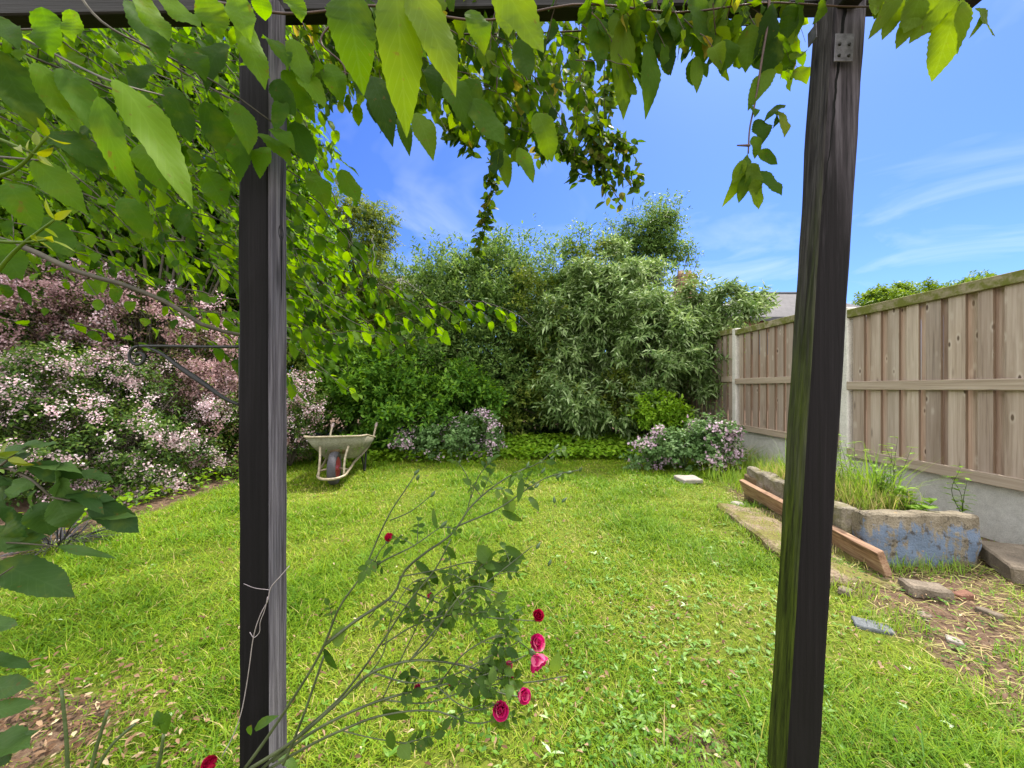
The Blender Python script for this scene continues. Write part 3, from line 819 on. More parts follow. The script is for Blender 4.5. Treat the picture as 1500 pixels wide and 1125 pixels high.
# ------------------------------------------------------------------ wheelbarrow
M['tray'] = concrete_mat('worn galvanised tray', (.17, .15, .095), (.36, .35, .29), 6, .15)
M['tube'] = plain_mat('rust flecked pale frame tube', (.33, .27, .19), .5, .2, .35, 30, .1)
M['rubber'] = plain_mat('tyre rubber', (.055, .05, .06), .75, 0, .25, 60)
M['redrim'] = plain_mat('red wheel rim', (.30, .035, .05), .45, 0, .25, 20)
M['grip'] = plain_mat('pink grey grip', (.38, .28, .28), .6, 0, .15, 30)
wheel_c = np.array([-1.985, 4.28, .185])
hd = norm(np.array([-.215, 1.0, 0.0]))              # from wheel back towards the handles
lat = np.array([hd[1], -hd[0], 0.0])
def W(f, l, z):                                       # forward distance from wheel, lateral (+ right), height
    return np.array([wheel_c[0], wheel_c[1], 0]) + hd * f + lat * l + np.array([0, 0, z])
wb = thing('wheelbarrow', 'weathered grey metal wheelbarrow with a red rimmed wheel on the lawn', 'wheelbarrow', W(.5, 0, 0))
# tray: open sloped pan with rolled rim
def ring_pts(f0, f1, w0, w1, z0, z1, rad, n=6):
    pts = []
    for (cf, cl, cw, cz, a0) in [(f0, -1, w0, z0, 180), (f1, -1, w1, z1, 270), (f1, 1, w1, z1, 0), (f0, 1, w0, z0, 90)]:
        pass
    corners = [(f0, -w0, z0), (f1, -w1, z1), (f1, w1, z1), (f0, w0, z0)]
    cen = [(1, 1), (-1, 1), (-1, -1), (1, -1)]
    st = [180, 270, 0, 90]
    for (f, l, z), (sf, slt), s0 in zip(corners, cen, st):
        for k in range(n + 1):
            aa = math.radians({180: 270, 270: 360, 0: 0, 90: 90}[s0] + 90 * k / n)
            # angle measured so that corner turns smoothly
            ang2 = {180: (180 + 90 * k / n), 270: (270 + 90 * k / n), 0: (0 + 90 * k / n), 90: (90 + 90 * k / n)}[s0]
            r_ = math.radians(ang2)
            pf = f + sf * rad - sf * rad * (math.cos(math.radians(90 * k / n)) if s0 in (180, 0) else math.sin(math.radians(90 * k / n)))
            plt = l + slt * rad - slt * rad * (math.sin(math.radians(90 * k / n)) if s0 in (180, 0) else math.cos(math.radians(90 * k / n)))
            pts.append((pf, plt, z))
    return pts
levels = [(.30, .80, .17, .20, .235, .235, .05), (.27, .835, .185, .215, .25, .25, .06), (.10, .93, .275, .285, .41, .34, .08), (-.02, .99, .335, .325, .545, .415, .10)]
rings = [ring_pts(*l) for l in levels]
inn = [ring_pts(l[0] + .006, l[1] - .006, l[2] - .006, l[3] - .006, l[4] + .004, l[5] + .004, l[6]) for l in levels]
bm = bmesh.new()
def mkring(r): return [bm.verts.new(W(*q)) for q in r]
RO = [mkring(r) for r in rings]; RI = [mkring(r) for r in inn]
def skin(A, B, flip=False):
    n = len(A)
    for k in range(n):
        f = (A[k], A[(k + 1) % n], B[(k + 1) % n], B[k])
        bm.faces.new(f[::-1] if flip else f)
for i in range(3): skin(RO[i], RO[i + 1]); skin(RI[i], RI[i + 1], True)
skin(RO[3], RI[3])
bm.faces.new(RO[0][::-1]); bm.faces.new(RI[0])
bmesh.ops.recalc_face_normals(bm, faces=bm.faces[:])
tray = bm_obj('tray', bm, M['tray'], wb, True)
tr = Tubes(); rp = [W(*q) for q in rings[3]]; rp.append(rp[0]); tr.add(rp, .011, 8, False)
tr.build('rim_bead', M['tube'], tray)
# frame: handles run from nose loop, under the tray, up to the grips
fr = Tubes()
nose = smooth_path([W(.62, -.21, .24), W(.25, -.17, .20), W(-.02, -.155, .155), W(-.16, -.13, .125), W(-.235, -.06, .115), W(-.25, 0, .115), W(-.235, .06, .115), W(-.16, .13, .125), W(-.02, .155, .155), W(.25, .17, .20), W(.62, .21, .24)], 60)
fr.add(nose, .0145, 8)
for s_ in (-1, 1):
    fr.add(smooth_path([W(-.15, .13 * s_, .125), W(-.09, .13 * s_, .30), W(.00, .15 * s_, .43)], 12), .013, 8)   # front uprights to the tray
    fr.add([W(0, .15 * s_, .16), W(0, .05 * s_, .185)], .010, 8)
fr.build('frame', M['tube'], wb)
for s_ in (-1, 1):
    hh = Tubes(); hh.add(smooth_path([W(.62, .21 * s_, .24), W(.85, .25 * s_, .31), W(1.00, .285 * s_, .40), W(1.12, .295 * s_, .50), W(1.20, .30 * s_, .55)], 24), .0145, 8)
    h_o = hh.build('handle', M['tube'], wb)
    gg = Tubes(); gg.add(smooth_path([W(1.17, .298 * s_, .535), W(1.21, .30 * s_, .556), W(1.27, .302 * s_, .575)], 8), .020, 10)
    gg.build('grip', M['grip'], h_o)
    lg = Tubes(); lg.add(smooth_path([W(.52, .20 * s_, .24), W(.60, .215 * s_, .10), W(.635, .22 * s_, .005), W(.70, .22 * s_, .005), W(.735, .22 * s_, .10), W(.78, .225 * s_, .29)], 30), .012, 8)
    lg.build('leg', M['iron'], wb)
wh = thing('wheel', None, None, wheel_c); wh.parent = wb; wh.matrix_parent_inverse = Matrix.Translation(-wb.location)
def lathe(profile, n=36):
    V, F = [], []
    m = len(profile)
    for k in range(n):
        a_ = 2 * math.pi * k / n
        for (r, x) in profile:
            V.append(wheel_c + lat * x + hd * (r * math.cos(a_)) + np.array([0, 0, r * math.sin(a_)]))
    for k in range(n):
        for j in range(m):
            F.append((k * m + j, ((k + 1) % n) * m + j, ((k + 1) % n) * m + (j + 1) % m, k * m + (j + 1) % m))
    return np.array(V), np.array(F)
def wpart(nm, prof, mat):
    V, F = lathe(prof)
    o = mesh_np(nm, V - wheel_c, [F], mat, None, True)
    o.parent = wh
wpart('tyre', [(.185, -.02), (.188, 0), (.185, .02), (.175, .040), (.155, .046), (.125, .038), (.118, .0), (.125, -.038), (.155, -.046), (.175, -.040)], M['rubber'])
wpart('rim', [(.128, -.036), (.128, .036), (.115, .040), (.085, .018), (.03, .022), (.03, .045), (.008, .05), (.008, -.05), (.03, -.045), (.03, -.022), (.085, -.018), (.115, -.040)], M['redrim'])
# clippings in the tray
cl = Leaves(T_BLADE)
n = 900
ff = rng.random(n) * .72 + .14; ll = (rng.random(n) - .5) * .46
hz = .40 + .07 * np.exp(-((ff - .55) / .22) ** 2 - (ll / .18) ** 2)
pp = np.array([W(f_, l_, z_) for f_, l_, z_ in zip(ff, ll, hz)])
ax = norm(rng.normal(size=(n, 3)) * [1, 1, .35] + [0, 0, .15])
cl.add(pp, ax, norm(rng.normal(size=(n, 3)) + [0, 0, 2]), .10, .014, .8)
cm_ = thing('grass_clippings', 'heap of green clippings inside the wheelbarrow tray', 'clippings', W(.5, 0, .3))
cl.build('clipping_blades', M['fern'], cm_)
bm = bmesh.new(); bmesh.ops.create_icosphere(bm, subdivisions=3, radius=1)
for v in bm.verts:
    q = W(.50 + v.co.x * .38, v.co.y * .22, .36 + v.co.z * (.09 if v.co.z > 0 else .08) + .03 * mnoise.noise(v.co * 3)); v.co = Vector([float(z) for z in q])
bm_obj('heap', bm, M['soil'], cm_, True)

# ------------------------------------------------------------------ shrub / tree generators
def E(px, py, D, rxp, rzp, ry=None):
    c = P(px, py, D); rx = rxp * D / S; rz = rzp * D / S
    return (c, np.array([rx, ry if ry else (rx + rz) / 2 * .8, rz]))
def crown_points(ells, n, shell=.35, nscale=1.1, namp=.28, clump=0, crad=.25):
    area = np.array([(e[1][0] * e[1][2] + e[1][0] * e[1][1] + e[1][1] * e[1][2]) for e in ells])
    pick = rng.choice(len(ells), n, p=area / area.sum())
    d = norm(rng.normal(size=(n, 3)))
    C = np.array([e[0] for e in ells])[pick]; R = np.array([e[1] for e in ells])[pick]
    r = 1 - np.abs(rng.normal(size=n)) * shell
    r = np.clip(r, .08, 1.05)
    f = np.array([1 + namp * mnoise.noise(Vector(c + dd * rr) * nscale) * 1.6 + namp * .5 * mnoise.noise(Vector(c + dd * rr) * nscale * 3.1) for c, dd, rr in zip(C, d, R)])
    p = C + d * R * (r * f)[:, None]
    out = norm(d / R)
    if clump:
        m_ = max(6, int(n / clump))
        ci = rng.choice(n, m_)
        pk = rng.integers(0, m_, n)
        cr_ = crad * (.6 + .8 * rng.random(m_))
        loc = norm(rng.normal(size=(n, 3))) * (rng.random(n) ** .45)[:, None] * cr_[pk][:, None] * [1, 1, .75]
        sel = rng.random(n) < .82
        p = np.where(sel[:, None], p[ci][pk] + loc, p)
        out = np.where(sel[:, None], norm(out[ci][pk] * .6 + loc / cr_[pk][:, None] + [0, 0, .25]), out)
        r = np.where(sel, r[ci][pk], r)
    k = p[:, 2] > .03
    return p[k], out[k], r[k]
def sprays(lv, p, out, k, tl, L, Wd, up=.3, droop=.2, curl=.5, spread=.9, fold=.2, lenvar=.3, rnd_shift=None, tubes=None, tr=.003):
    n = len(p)
    d = norm(out * .8 + rng.normal(size=(n, 3)) * .45 + np.array([0, 0, up]))
    tls = tl * (1 + (rng.random(n) - .5) * .6)
    a = norm(np.cross(d, rng.normal(size=(n, 3)))); b = np.cross(d, a)
    for i in range(k):
        t_ = (i + .6) / k
        ph = i * 2.4 + rng.random(n) * .8
        q = p + d * (tls * t_)[:, None] - np.array([0, 0, 1]) * (droop * tls * t_ * t_)[:, None]
        s_ = a * np.cos(ph)[:, None] + b * np.sin(ph)[:, None]
        ax = norm(d * (.55 + .6 * t_) + s_ * spread + np.array([0, 0, -droop * 1.2]) + rng.normal(size=(n, 3)) * .15)
        nr = norm(np.array([0, 0, 1.0]) * .9 + out * .5 + rng.normal(size=(n, 3)) * .35)
        LL = L * (1 + (rng.random(n) - .5) * 2 * lenvar)
        lv.add(q, ax, nr, LL, Wd / L * LL, curl * (.5 + rng.random(n)), fold, None if rnd_shift is None else np.clip(rng.random(n) * .6 + rnd_shift, 0, 1))
    if tubes is not None:
        for j in range(0, n):
            e_ = p[j] + d[j] * tls[j] - np.array([0, 0, droop * tls[j]])
            tubes.add(np.array([p[j] - out[j] * tls[j] * .6, p[j], e_]), [tr * 1.3, tr, tr * .4], 3, False)
def trunk_tubes(tb, base, tips, r0, wob=.08):
    base = np.asarray(base, float)
    for tpt in tips:
        tpt = np.asarray(tpt, float)
        m_ = base + (tpt - base) * [.3, .3, .5] + rng.normal(size=3) * wob
        m2 = base + (tpt - base) * [.7, .7, .8] + rng.normal(size=3) * wob
        rr = r0 * random.uniform(.6, 1)
        tb.add(smooth_path([base, m_, m2, tpt], 14), np.linspace(rr, rr * .2, 14), 6)
def shrub(name, label, cat, ells, n, k, tl, L, Wd, mat, tmpl=T_DIA, stems=6, r0=.025, base=None, shell=.35, nscale=1.1, namp=.28, group=None, stem_mat='twig', part='foliage', clump=0, crad=.25, **kw):
    c = np.mean([e[0] for e in ells], axis=0)
    if base is None: base = np.array([c[0], c[1], 0])
    t_ = thing(name, label, cat, base, group)
    lv = Leaves(tmpl)
    p, out, r = crown_points(ells, n, shell, nscale, namp, clump, crad)
    sprays(lv, p, out, k, tl, L, Wd, **kw)
    lv.build(part, mat, t_)
    tb = Tubes()
    tips = []
    for e in ells:
        for j in range(stems):
            d = norm(rng.normal(size=3) + [0, 0, .4])
            tips.append(e[0] + d * e[1] * random.uniform(.5, .95))
    trunk_tubes(tb, base, tips, r0)
    tb.build('trunk' if cat == 'tree' else 'stem', M[stem_mat], t_)
    k = r > .78
    return t_, p[k], out[k]

# ---- back of the garden
shrub('shrub', 'broad tall dark green shrub in the middle of the back border', 'shrub',
      [E(680, 455, 7.6, 85, 92), E(640, 545, 7.2, 75, 85), E(760, 450, 7.9, 90, 92), E(765, 555, 7.4, 85, 80), E(715, 400, 8.0, 60, 45), E(620, 440, 7.9, 45, 60), E(840, 420, 8.0, 55, 55)],
      7600, 8, .25, .085, .038, M['dark_leaf'], T_LOW, 7, .03, shell=.26, namp=.30, up=.5, droop=.1, clump=38, crad=.30)
shrub('flowering_shrub', 'large silver green shrub with narrow drooping leaves beside the fence', 'shrub',
      [E(880, 490, 7.0, 85, 95), E(955, 530, 6.7, 75, 85), E(1030, 462, 6.9, 55, 34), E(1078, 458, 6.6, 36, 24), E(870, 585, 6.5, 65, 45), E(915, 440, 7.3, 52, 45), E(975, 510, 6.7, 42, 50), E(905, 420, 7.6, 45, 45), E(835, 500, 6.9, 30, 60), E(885, 372, 7.7, 18, 22), E(955, 412, 7.2, 22, 26)],
      5600, 10, .24, .13, .034, M['silver_leaf'], T_DIA, 16, .018, shell=.30, namp=.45, up=.45, droop=.35, curl=.7, clump=46, crad=.24)
shrub('slender_tree', 'airy slender tree with small leaves rising behind the silver green shrub', 'tree',
      [E(950, 350, 9.2, 48, 38), E(915, 362, 9.3, 22, 18), E(985, 372, 9.0, 32, 12), E(930, 395, 9.2, 35, 22), E(965, 330, 9.3, 22, 18), E(1015, 376, 9.0, 12, 8)],
      1900, 9, .24, .075, .034, M['dark_leaf'], T_DIA, 2, .03, shell=.45, namp=.45, up=.5, droop=.25, clump=30, crad=.26)
shrub('grey_tree', 'grey green small leaved tree standing behind the left post', 'tree',
      [E(515, 365, 8.2, 58, 66), E(450, 430, 8.0, 70, 80), E(545, 420, 8.2, 42, 55), E(545, 335, 8.4, 28, 34), E(480, 500, 7.6, 60, 70), E(570, 475, 7.8, 45, 55), E(490, 310, 8.4, 40, 40)],
      6800, 9, .22, .065, .03, M['birch_leaf'], T_DIA, 3, .03, shell=.4, namp=.35, up=.3, droop=.45, clump=34, crad=.3)
shrub('leafy_shrub', 'lush mid green low shrub behind the wheelbarrow', 'shrub',
      [E(600, 560, 6.4, 75, 50), E(540, 590, 6.2, 55, 45), E(670, 585, 6.3, 60, 45), E(600, 615, 6.0, 60, 30), E(520, 545, 6.6, 50, 45)],
      2600, 8, .20, .085, .042, M['lush_leaf'], T_LOW, 6, .015, shell=.32, namp=.3, up=.5, droop=.2, clump=22, crad=.17)
shrub('lime_shrub', 'small lime green leafy shrub by the fence end', 'shrub',
      [E(962, 605, 5.95, 36, 24), E(985, 612, 5.9, 20, 14)], 340, 7, .14, .075, .038, M['lime_leaf'], T_LOW, 5, .01, up=.6)
shrub('shrub', 'mid green leafy shrub tangled in front of the silver green shrub', 'shrub',
      [E(840, 590, 6.6, 45, 40), E(800, 480, 7.2, 40, 70), E(925, 575, 6.4, 30, 35), E(870, 410, 7.5, 35, 40), E(1005, 440, 7.1, 25, 22), E(760, 590, 6.9, 45, 45)],
      1500, 8, .24, .075, .036, M['birch_leaf'], T_LOW, 9, .014, shell=.35, namp=.45, up=.4, droop=.2, clump=30, crad=.2)
# deep background hedge that closes the gaps
shrub('hedge', 'tall dark evergreen hedge across the far end of the garden', 'hedge',
      [E(560, 520, 9.5, 90, 80), E(700, 500, 9.8, 110, 100), E(850, 500, 9.6, 110, 90), E(980, 520, 9.2, 90, 75), E(430, 520, 9.3, 90, 90), E(330, 470, 8.8, 90, 100), E(560, 620, 8.6, 110, 60), E(720, 610, 8.6, 120, 70), E(860, 600, 8.4, 110, 60), E(980, 590, 8.2, 70, 60)],
      15000, 6, .3, .12, .06, M['dark_leaf'], T_DIA, 5, .04, shell=.2, namp=.2, up=.4)
# left boundary: tall bright tree mass behind the overhanging branches
shrub('broadleaf_tree', 'tall bright green broadleaf tree at the left boundary behind the pink bush', 'tree',
      [E(120, 200, 5.6, 190, 150, 1.0), E(330, 210, 6.2, 120, 130, 1.0), E(-60, 200, 5.0, 150, 150, 1.0), E(250, 60, 5.8, 190, 110, 1.0), E(330, 320, 6.3, 90, 70), E(420, 330, 6.6, 60, 90), E(120, 390, 6.9, 170, 80), E(300, 400, 7.0, 90, 70)],
      12000, 8, .32, .12, .07, M['bright_leaf'], T_LOW, 3, .04, shell=.30, namp=.3, up=.1, droop=.5, base=np.array([-5.2, 5.6, 0]))

shrub('hedge', 'dense green boundary hedge along the left side behind the pink bushes', 'hedge',
      [(np.array([-6.3, y_, 1.1]), np.array([.7, 1.0, 1.6])) for y_ in (3.4, 4.6, 5.8, 7.0)] + [(np.array([-5.2, 7.0, 1.1]), np.array([1.3, .8, 1.6]))],
      7000, 7, .25, .10, .055, M['lush_leaf'], T_LOW, 4, .03, shell=.2, namp=.2, up=.3, droop=.2, base=np.array([-6.2, 5.0, 0]))
# ---- flowering bushes at the left
def blossoms(parent, p, out, ncl, per, rad, size, mat, name='blossom', tmpl=T_STAR, off=.03, patchy=0):
    if patchy:
        w_ = np.array([max(0.02, .5 + 1.6 * mnoise.noise(Vector(q_) * 1.7 + Vector((patchy, 0, 0))) + .9 * mnoise.noise(Vector(q_) * 5 + Vector((patchy, 0, 0)))) for q_ in p])
        pick = rng.choice(len(p), ncl, p=w_ / w_.sum())
    else:
        pick = rng.choice(len(p), ncl, replace=ncl > len(p))
    lv = Leaves(tmpl)
    c = p[pick] + out[pick] * off
    rv = rng.random(ncl)
    for i in range(per):
        q = c + rng.normal(size=(ncl, 3)) * rad
        nr = norm(out[pick] + rng.normal(size=(ncl, 3)) * .6 + [0, -.3, .2])
        ax = norm(np.cross(nr, rng.normal(size=(ncl, 3))))
        lv.add(q - ax * size * .5, ax, nr, size * (.7 + rng.random(ncl) * .6), size * (.7 + rng.random(ncl) * .6), 0.01, .0, np.clip(rv * .5 + rng.random(ncl) * .5, 0, 1))
    o = lv.build(name, mat, parent); o['kind'] = 'stuff'
    return o
def outer(p, out, r=None, ymin=None):
    k = (out[:, 1] < .35)
    return p[k], out[k]
t1, p, o_ = shrub('pink_bush', 'large spreading bush of pale pink blossom at the left edge of the lawn', 'bush',
      [E(60, 640, 3.7, 120, 110, .6), E(190, 660, 3.9, 90, 85, .55), E(120, 560, 4.2, 120, 60, .6), E(265, 640, 4.3, 70, 90, .5), E(-40, 630, 3.5, 100, 110, .6), E(200, 710, 3.75, 60, 38, .4)],
      4200, 7, .16, .045, .022, M['pink_leaf'], T_LOW, 18, .010, shell=.28, namp=.28, nscale=1.6, up=.3, droop=.3, clump=26, crad=.15)
a_, b_ = outer(p, o_)
blossoms(t1, a_, b_, 760, 30, .036, .0215, M['pink'], patchy=3.3)
t2, p, o_ = shrub('dusky_bush', 'tall bush of faded dusky pink blossom behind the basket bracket', 'bush',
      [E(210, 470, 5.0, 120, 70, .6), E(300, 545, 4.9, 60, 75, .5), E(330, 620, 4.9, 45, 75, .5), E(90, 440, 4.7, 100, 60, .6), E(10, 470, 4.4, 90, 70, .6)],
      3600, 6, .16, .045, .022, M['bronze_leaf'], T_LOW, 18, .010, shell=.28, namp=.3, nscale=1.6, up=.3, droop=.3, clump=26, crad=.15)
a_, b_ = outer(p, o_)
blossoms(t2, a_, b_, 1700, 14, .038, .027, M['dusky'], patchy=5.1)
blossoms(t2, a_, b_, 240, 22, .036, .029, M['pink'], 'fresh_blossom', patchy=8.8)
blossoms(t1, a_, b_, 1200, 14, .036, .022, M['dusky'], 'faded_blossom', patchy=11.7)
t3, p, o_ = shrub('pink_bush', 'small pink flowering bush just right of the left post beside the wheelbarrow', 'bush',
      [E(440, 590, 5.3, 34, 42, .3), E(435, 630, 5.2, 26, 28, .3), E(400, 610, 5.3, 40, 60, .4)],
      900, 6, .14, .045, .022, M['pink_leaf'], T_LOW, 6, .012, up=.3)
a_, b_ = outer(p, o_)
blossoms(t3, a_, b_, 170, 16, .030, .026, M['pink'])
blossoms(t3, a_, b_, 170, 14, .030, .024, M['dusky'], 'faded_blossom')

# geranium clumps
for lab, ells, n, nb in [
    ('mound of pale mauve geraniums at the back edge of the lawn, centre', [E(665, 648, 5.75, 72, 24, .35), E(700, 640, 5.8, 35, 26, .3)], 900, 150),
    ('mound of mauve geraniums and grey green leaves at the foot of the fence', [E(1010, 655, 5.0, 62, 34, .35), E(1045, 640, 5.1, 35, 30, .3), E(950, 665, 5.2, 35, 20, .25)], 950, 150)]:
    tt, p, o_ = shrub('geranium', lab, 'flowers', ells, n, 7, .10, .050, .040, M['blue_leaf'], T_LOW, 6, .006, up=.7, stem_mat='green_stem', clump=14, crad=.09)
    a_, b_ = outer(p, o_)
    blossoms(tt, a_, b_, nb * 2, 5, .034, .038, M['mauve'], off=.055, patchy=2.2)

# ferns
def fern(base, label, n, ln, seed, az0=0, az1=6.28):
    r_ = np.random.default_rng(seed)
    t_ = thing('fern', label, 'fern', base)
    for i in range(n):
        az = az0 + (az1 - az0) * (i + r_.random() * .5) / n
        d = np.array([math.cos(az), math.sin(az), 0])
        l_ = ln * r_.uniform(.75, 1.1)
        s_ = np.linspace(0, 1, 22)
        pts = base + d * (s_ ** 1.2 * l_ * .8)[:, None] + np.array([0, 0, 1]) * (l_ * (s_ * 1.1 - .75 * s_ ** 2.2))[:, None]
        tb = Tubes(); tb.add(pts, np.linspace(.004, .001, 22), 4)
        lv = Leaves(T_DIA)
        side = np.cross(d, [0, 0, 1])
        tg = norm(np.gradient(pts, axis=0))
        for sg in (-1, 1):
            lv.add(pts[3:], norm(side * sg + tg[3:] * .45), [0, 0, 1.0], l_ * .26 * np.sin(np.pi * (s_[3:] * .82 + .18)) + .008, .024, .3, .1)
        f = lv.build('frond', M['fern'], t_)
        tb.build('midrib', M['green_stem'], f)
fern(G(500, 672), 'green fern with arching fronds just behind the wheelbarrow tray', 11, .75, 1)
fern(G(455, 676), 'green fern leaning beside the small pink bush', 8, .6, 2)
fern(G(570, 668), 'fern with broad arching fronds right of the wheelbarrow handles', 9, .7, 3)

# strap leaved clump under the silver shrub
def strap_clump(name, label, cat, c, n, L, Wd, mat, spread=.7, up=1.0, rad=.12):
    t_ = thing(name, label, cat, c)
    lv = Leaves((T_LANCE[0], T_LANCE[1]))
    az = rng.random(n) * 6.28; rr = rng.random(n) ** .5 * rad
    p = np.asarray(c) + np.stack([np.cos(az) * rr, np.sin(az) * rr, np.zeros(n)], 1)
    ax = np.stack([np.cos(az) * spread * rng.random(n), np.sin(az) * spread * rng.random(n), np.full(n, up)], 1)
    nr = np.stack([-np.cos(az), -np.sin(az), np.full(n, .4)], 1)
    lv.add(p, ax, nr, L * (.6 + rng.random(n) * .6), Wd, -(.5 + rng.random(n) * 1.1) * -1, .3)
    lv.build('blade', mat, t_)['kind'] = 'stuff'
    return t_
strap_clump('iris_clump', 'clump of long arching strap leaves under the silver green shrub', 'plant', G(873, 655), 110, .75, .026, M['strap'], 1.0, 1.0, .22)
strap_clump('black_grass', 'low tuft of black strap grass at the left lawn edge', 'ornamental grass', G(85, 800), 140, .30, .010, M['black_grass'], 1.6, .6, .10)
strap_clump('grass_tuft', 'tuft of pale tall grass against the far concrete fence post', 'grass tuft', np.array([3.1, 5.3, 0]), 160, .45, .010, M['tall_grass'], .8, 1.0, .25)

# bluebell
bb = thing('bluebell', 'blue violet bluebell flowers right of the wheelbarrow', 'flower', G(575, 668))
base = G(575, 668)
ll_ = Leaves(T_LANCE)
for q in [(572, 645), (582, 633), (578, 652)]:
    tip = P(q[0], q[1], base[1])
    tb = Tubes(); lv = Leaves(T_STAR)
    tb.add(smooth_path([base, (base + tip) / 2 + [.02, 0, .02], tip], 8), .004, 5)
    n = 16
    c = tip + rng.normal(size=(n, 3)) * [.03, .03, .05]
    lv.add(c, norm(rng.normal(size=(n, 3))), norm(rng.normal(size=(n, 3)) + [0, -1, 0]), .045, .045, .01, 0)
    st_ = tb.build('stem', M['green_stem'], bb); lv.build('bloom', M['blueb'], st_)
n = 26; az = rng.random(n) * 6.28
ll_.add(np.tile(base, (n, 1)), np.stack([np.cos(az) * .7, np.sin(az) * .7, np.full(n, 1.)], 1), [0, 0, 1.], .22, .03, .7)
ll_.build('foliage', M['lush_leaf'], bb)

# ground cover band at the back edge (stuff)
gc = Leaves(T_LOW)
n = 5200
x = rng.random(n) * 3.3 - .35; y = 5.75 + rng.random(n) * 1.0
z = rng.random(n) ** .7 * (.12 + .16 * sstep(5.7, 6.5, y)) + .02
az = rng.random(n) * 6.28
gc.add(np.stack([x, y, z], 1), np.stack([np.cos(az), np.sin(az), rng.normal(size=n) * .3], 1), norm(rng.normal(size=(n, 3)) * .4 + [0, -.2, 1]), .075 * (.7 + .6 * rng.random(n)), .06, .5, .15)
n = 1800
x = -2.9 + rng.random(n) * 2.6; y = 5.5 + rng.random(n) * .8
gc.add(np.stack([x, y, rng.random(n) * .14 + .02], 1), norm(rng.normal(size=(n, 3)) * [1, 1, .3]), norm(rng.normal(size=(n, 3)) * .4 + [0, -.2, 1]), .07, .05, .5, .15)
n = 500
y = 2.6 + rng.random(n) * 3.0; x = -3.25 - rng.random(n) * .4
gc.add(np.stack([x, y, rng.random(n) * .16 + .02], 1), norm(rng.normal(size=(n, 3)) * [1, 1, .3]), norm(rng.normal(size=(n, 3)) * .4 + [0, 0, 1]), .06, .04, .5, .15)
tag(gc.build('ground_cover', M['lime_leaf']), 'low leafy ground cover along the border edges', 'ground cover', kind='stuff')

# ------------------------------------------------------------------ lawn
def grass_blades():
    lv = Leaves(T_BLADE)
    for (ya, yb, dens, bw, bh) in [(.95, 1.7, 16500, .0034, .050), (1.7, 2.6, 13500, .0040, .054), (2.6, 4.0, 8800, .0054, .056), (4.0, 6.15, 5200, .0078, .058)]:
        hw = 1.45 * yb + .15
        x0, x1 = max(-3.4, -hw), min(3.45, hw)
        n = int((x1 - x0) * (yb - ya) * dens)
        x = x0 + rng.random(n) * (x1 - x0); y = ya + rng.random(n) * (yb - ya)
        k = np.abs(x) < 1.42 * y + .1
        x, y = x[k], y[k]
        br_ = bare_at(x, y)
        cl_ = np.array([mnoise.noise(Vector((a * 1.4, b * 1.4, 1.0))) + .55 * mnoise.noise(Vector((a * 5.3, b * 5.3, 4.0))) for a, b in zip(x, y)])
        k = rng.random(len(x)) > np.clip(br_ * 1.15 - cl_ * .25 * (br_ > .1), 0, 1)
        k &= rng.random(len(x)) < np.clip(.78 + cl_ * .9, .34, 1)
        x, y, cl_ = x[k], y[k], cl_[k]
        n = len(x)
        z = gz(x, y) - .004
        az = rng.random(n) * 6.28
        le = .35 + rng.random(n) * .9
        h = bh * (.55 + rng.random(n) * .75) * (1 + .45 * np.clip(cl_, -.7, 1))
        tuft = rng.random(n) < .055
        h = np.where(tuft, h * 1.7, h) * (1 + .5 * sstep(.25, .7, cl_))
        ax = np.stack([np.cos(az) * le, np.sin(az) * le, np.full(n, 1.)], 1)
        nr = np.stack([-np.cos(az), -np.sin(az), np.full(n, .5)], 1)
        dry_ = np.array([mnoise.noise(Vector((a * .75 + 9, b * .75, 2.0))) for a, b in zip(x, y)])
        rnd = np.clip(rng.random(n) * .62 + .20 - cl_ * .28 + .20 * np.clip(dry_, -.4, 1) + (rng.random(n) < .06) * .45 + .16 * sstep(2.2, 1.2, y) * (rng.random(n) < .25), 0, 1)
        lv.add(np.stack([x, y, z], 1), ax, nr, h, bw * (.7 + .6 * rng.random(n)), .4 + rng.random(n) * 1.2, 0, rnd)
    return lv
tag(grass_blades().build('grass', M['grass']), 'short bright green lawn grass with dry patches', 'grass', kind='stuff')

# broad leaved lawn weeds, clover, fallen leaves
lv = Leaves(T_LANCE)
for i in range(850):
    py = 690 + 430 * random.random() ** 1.1; px = random.uniform(60, 1420)
    if i > 330: px = random.gauss(985, 120); py = random.uniform(740, 1100)
    c = G(px, py); c[2] = gz_one(c[0], c[1]) + .012
    if i % 3 == 0: c[0] += .04
    if abs(c[0]) > 3.2 or bare_at(c[0], c[1]) > .8: continue
    n = random.randint(2, 5); az = random.random() * 6.28 + rng.random(n) * random.uniform(1, 6)
    rs = random.uniform(.25, .62) * (1.0 if c[1] > 2 else .8)
    lv.add(np.tile(c, (n, 1)), np.stack([np.cos(az), np.sin(az), np.full(n, .55)], 1), [0, 0, 1.], rs * (.05 + rng.random(n) * .05), rs * .022, .8, .15, np.clip(rng.random(n) * .6 + random.random() * .5, 0, 1))
tag(lv.build('lawn_weeds', M['weed_leaf']), 'pale broad leaved weeds scattered through the lawn', 'weeds', kind='stuff')
lv = Leaves(T_LOW)
n = 4200
py = 740 + 390 * rng.random(n); px = rng.random(n) * 1500
D_ = H * S / (py - CY); x = (px - CX) / S * D_; y = D_
k = np.array([mnoise.noise(Vector((a * 1.1 + 5, b * 1.1, 7))) for a, b in zip(x, y)]) > .08
k &= (np.abs(x) < 3)
x, y = x[k], y[k]; n = len(x)
az = rng.random(n) * 6.28
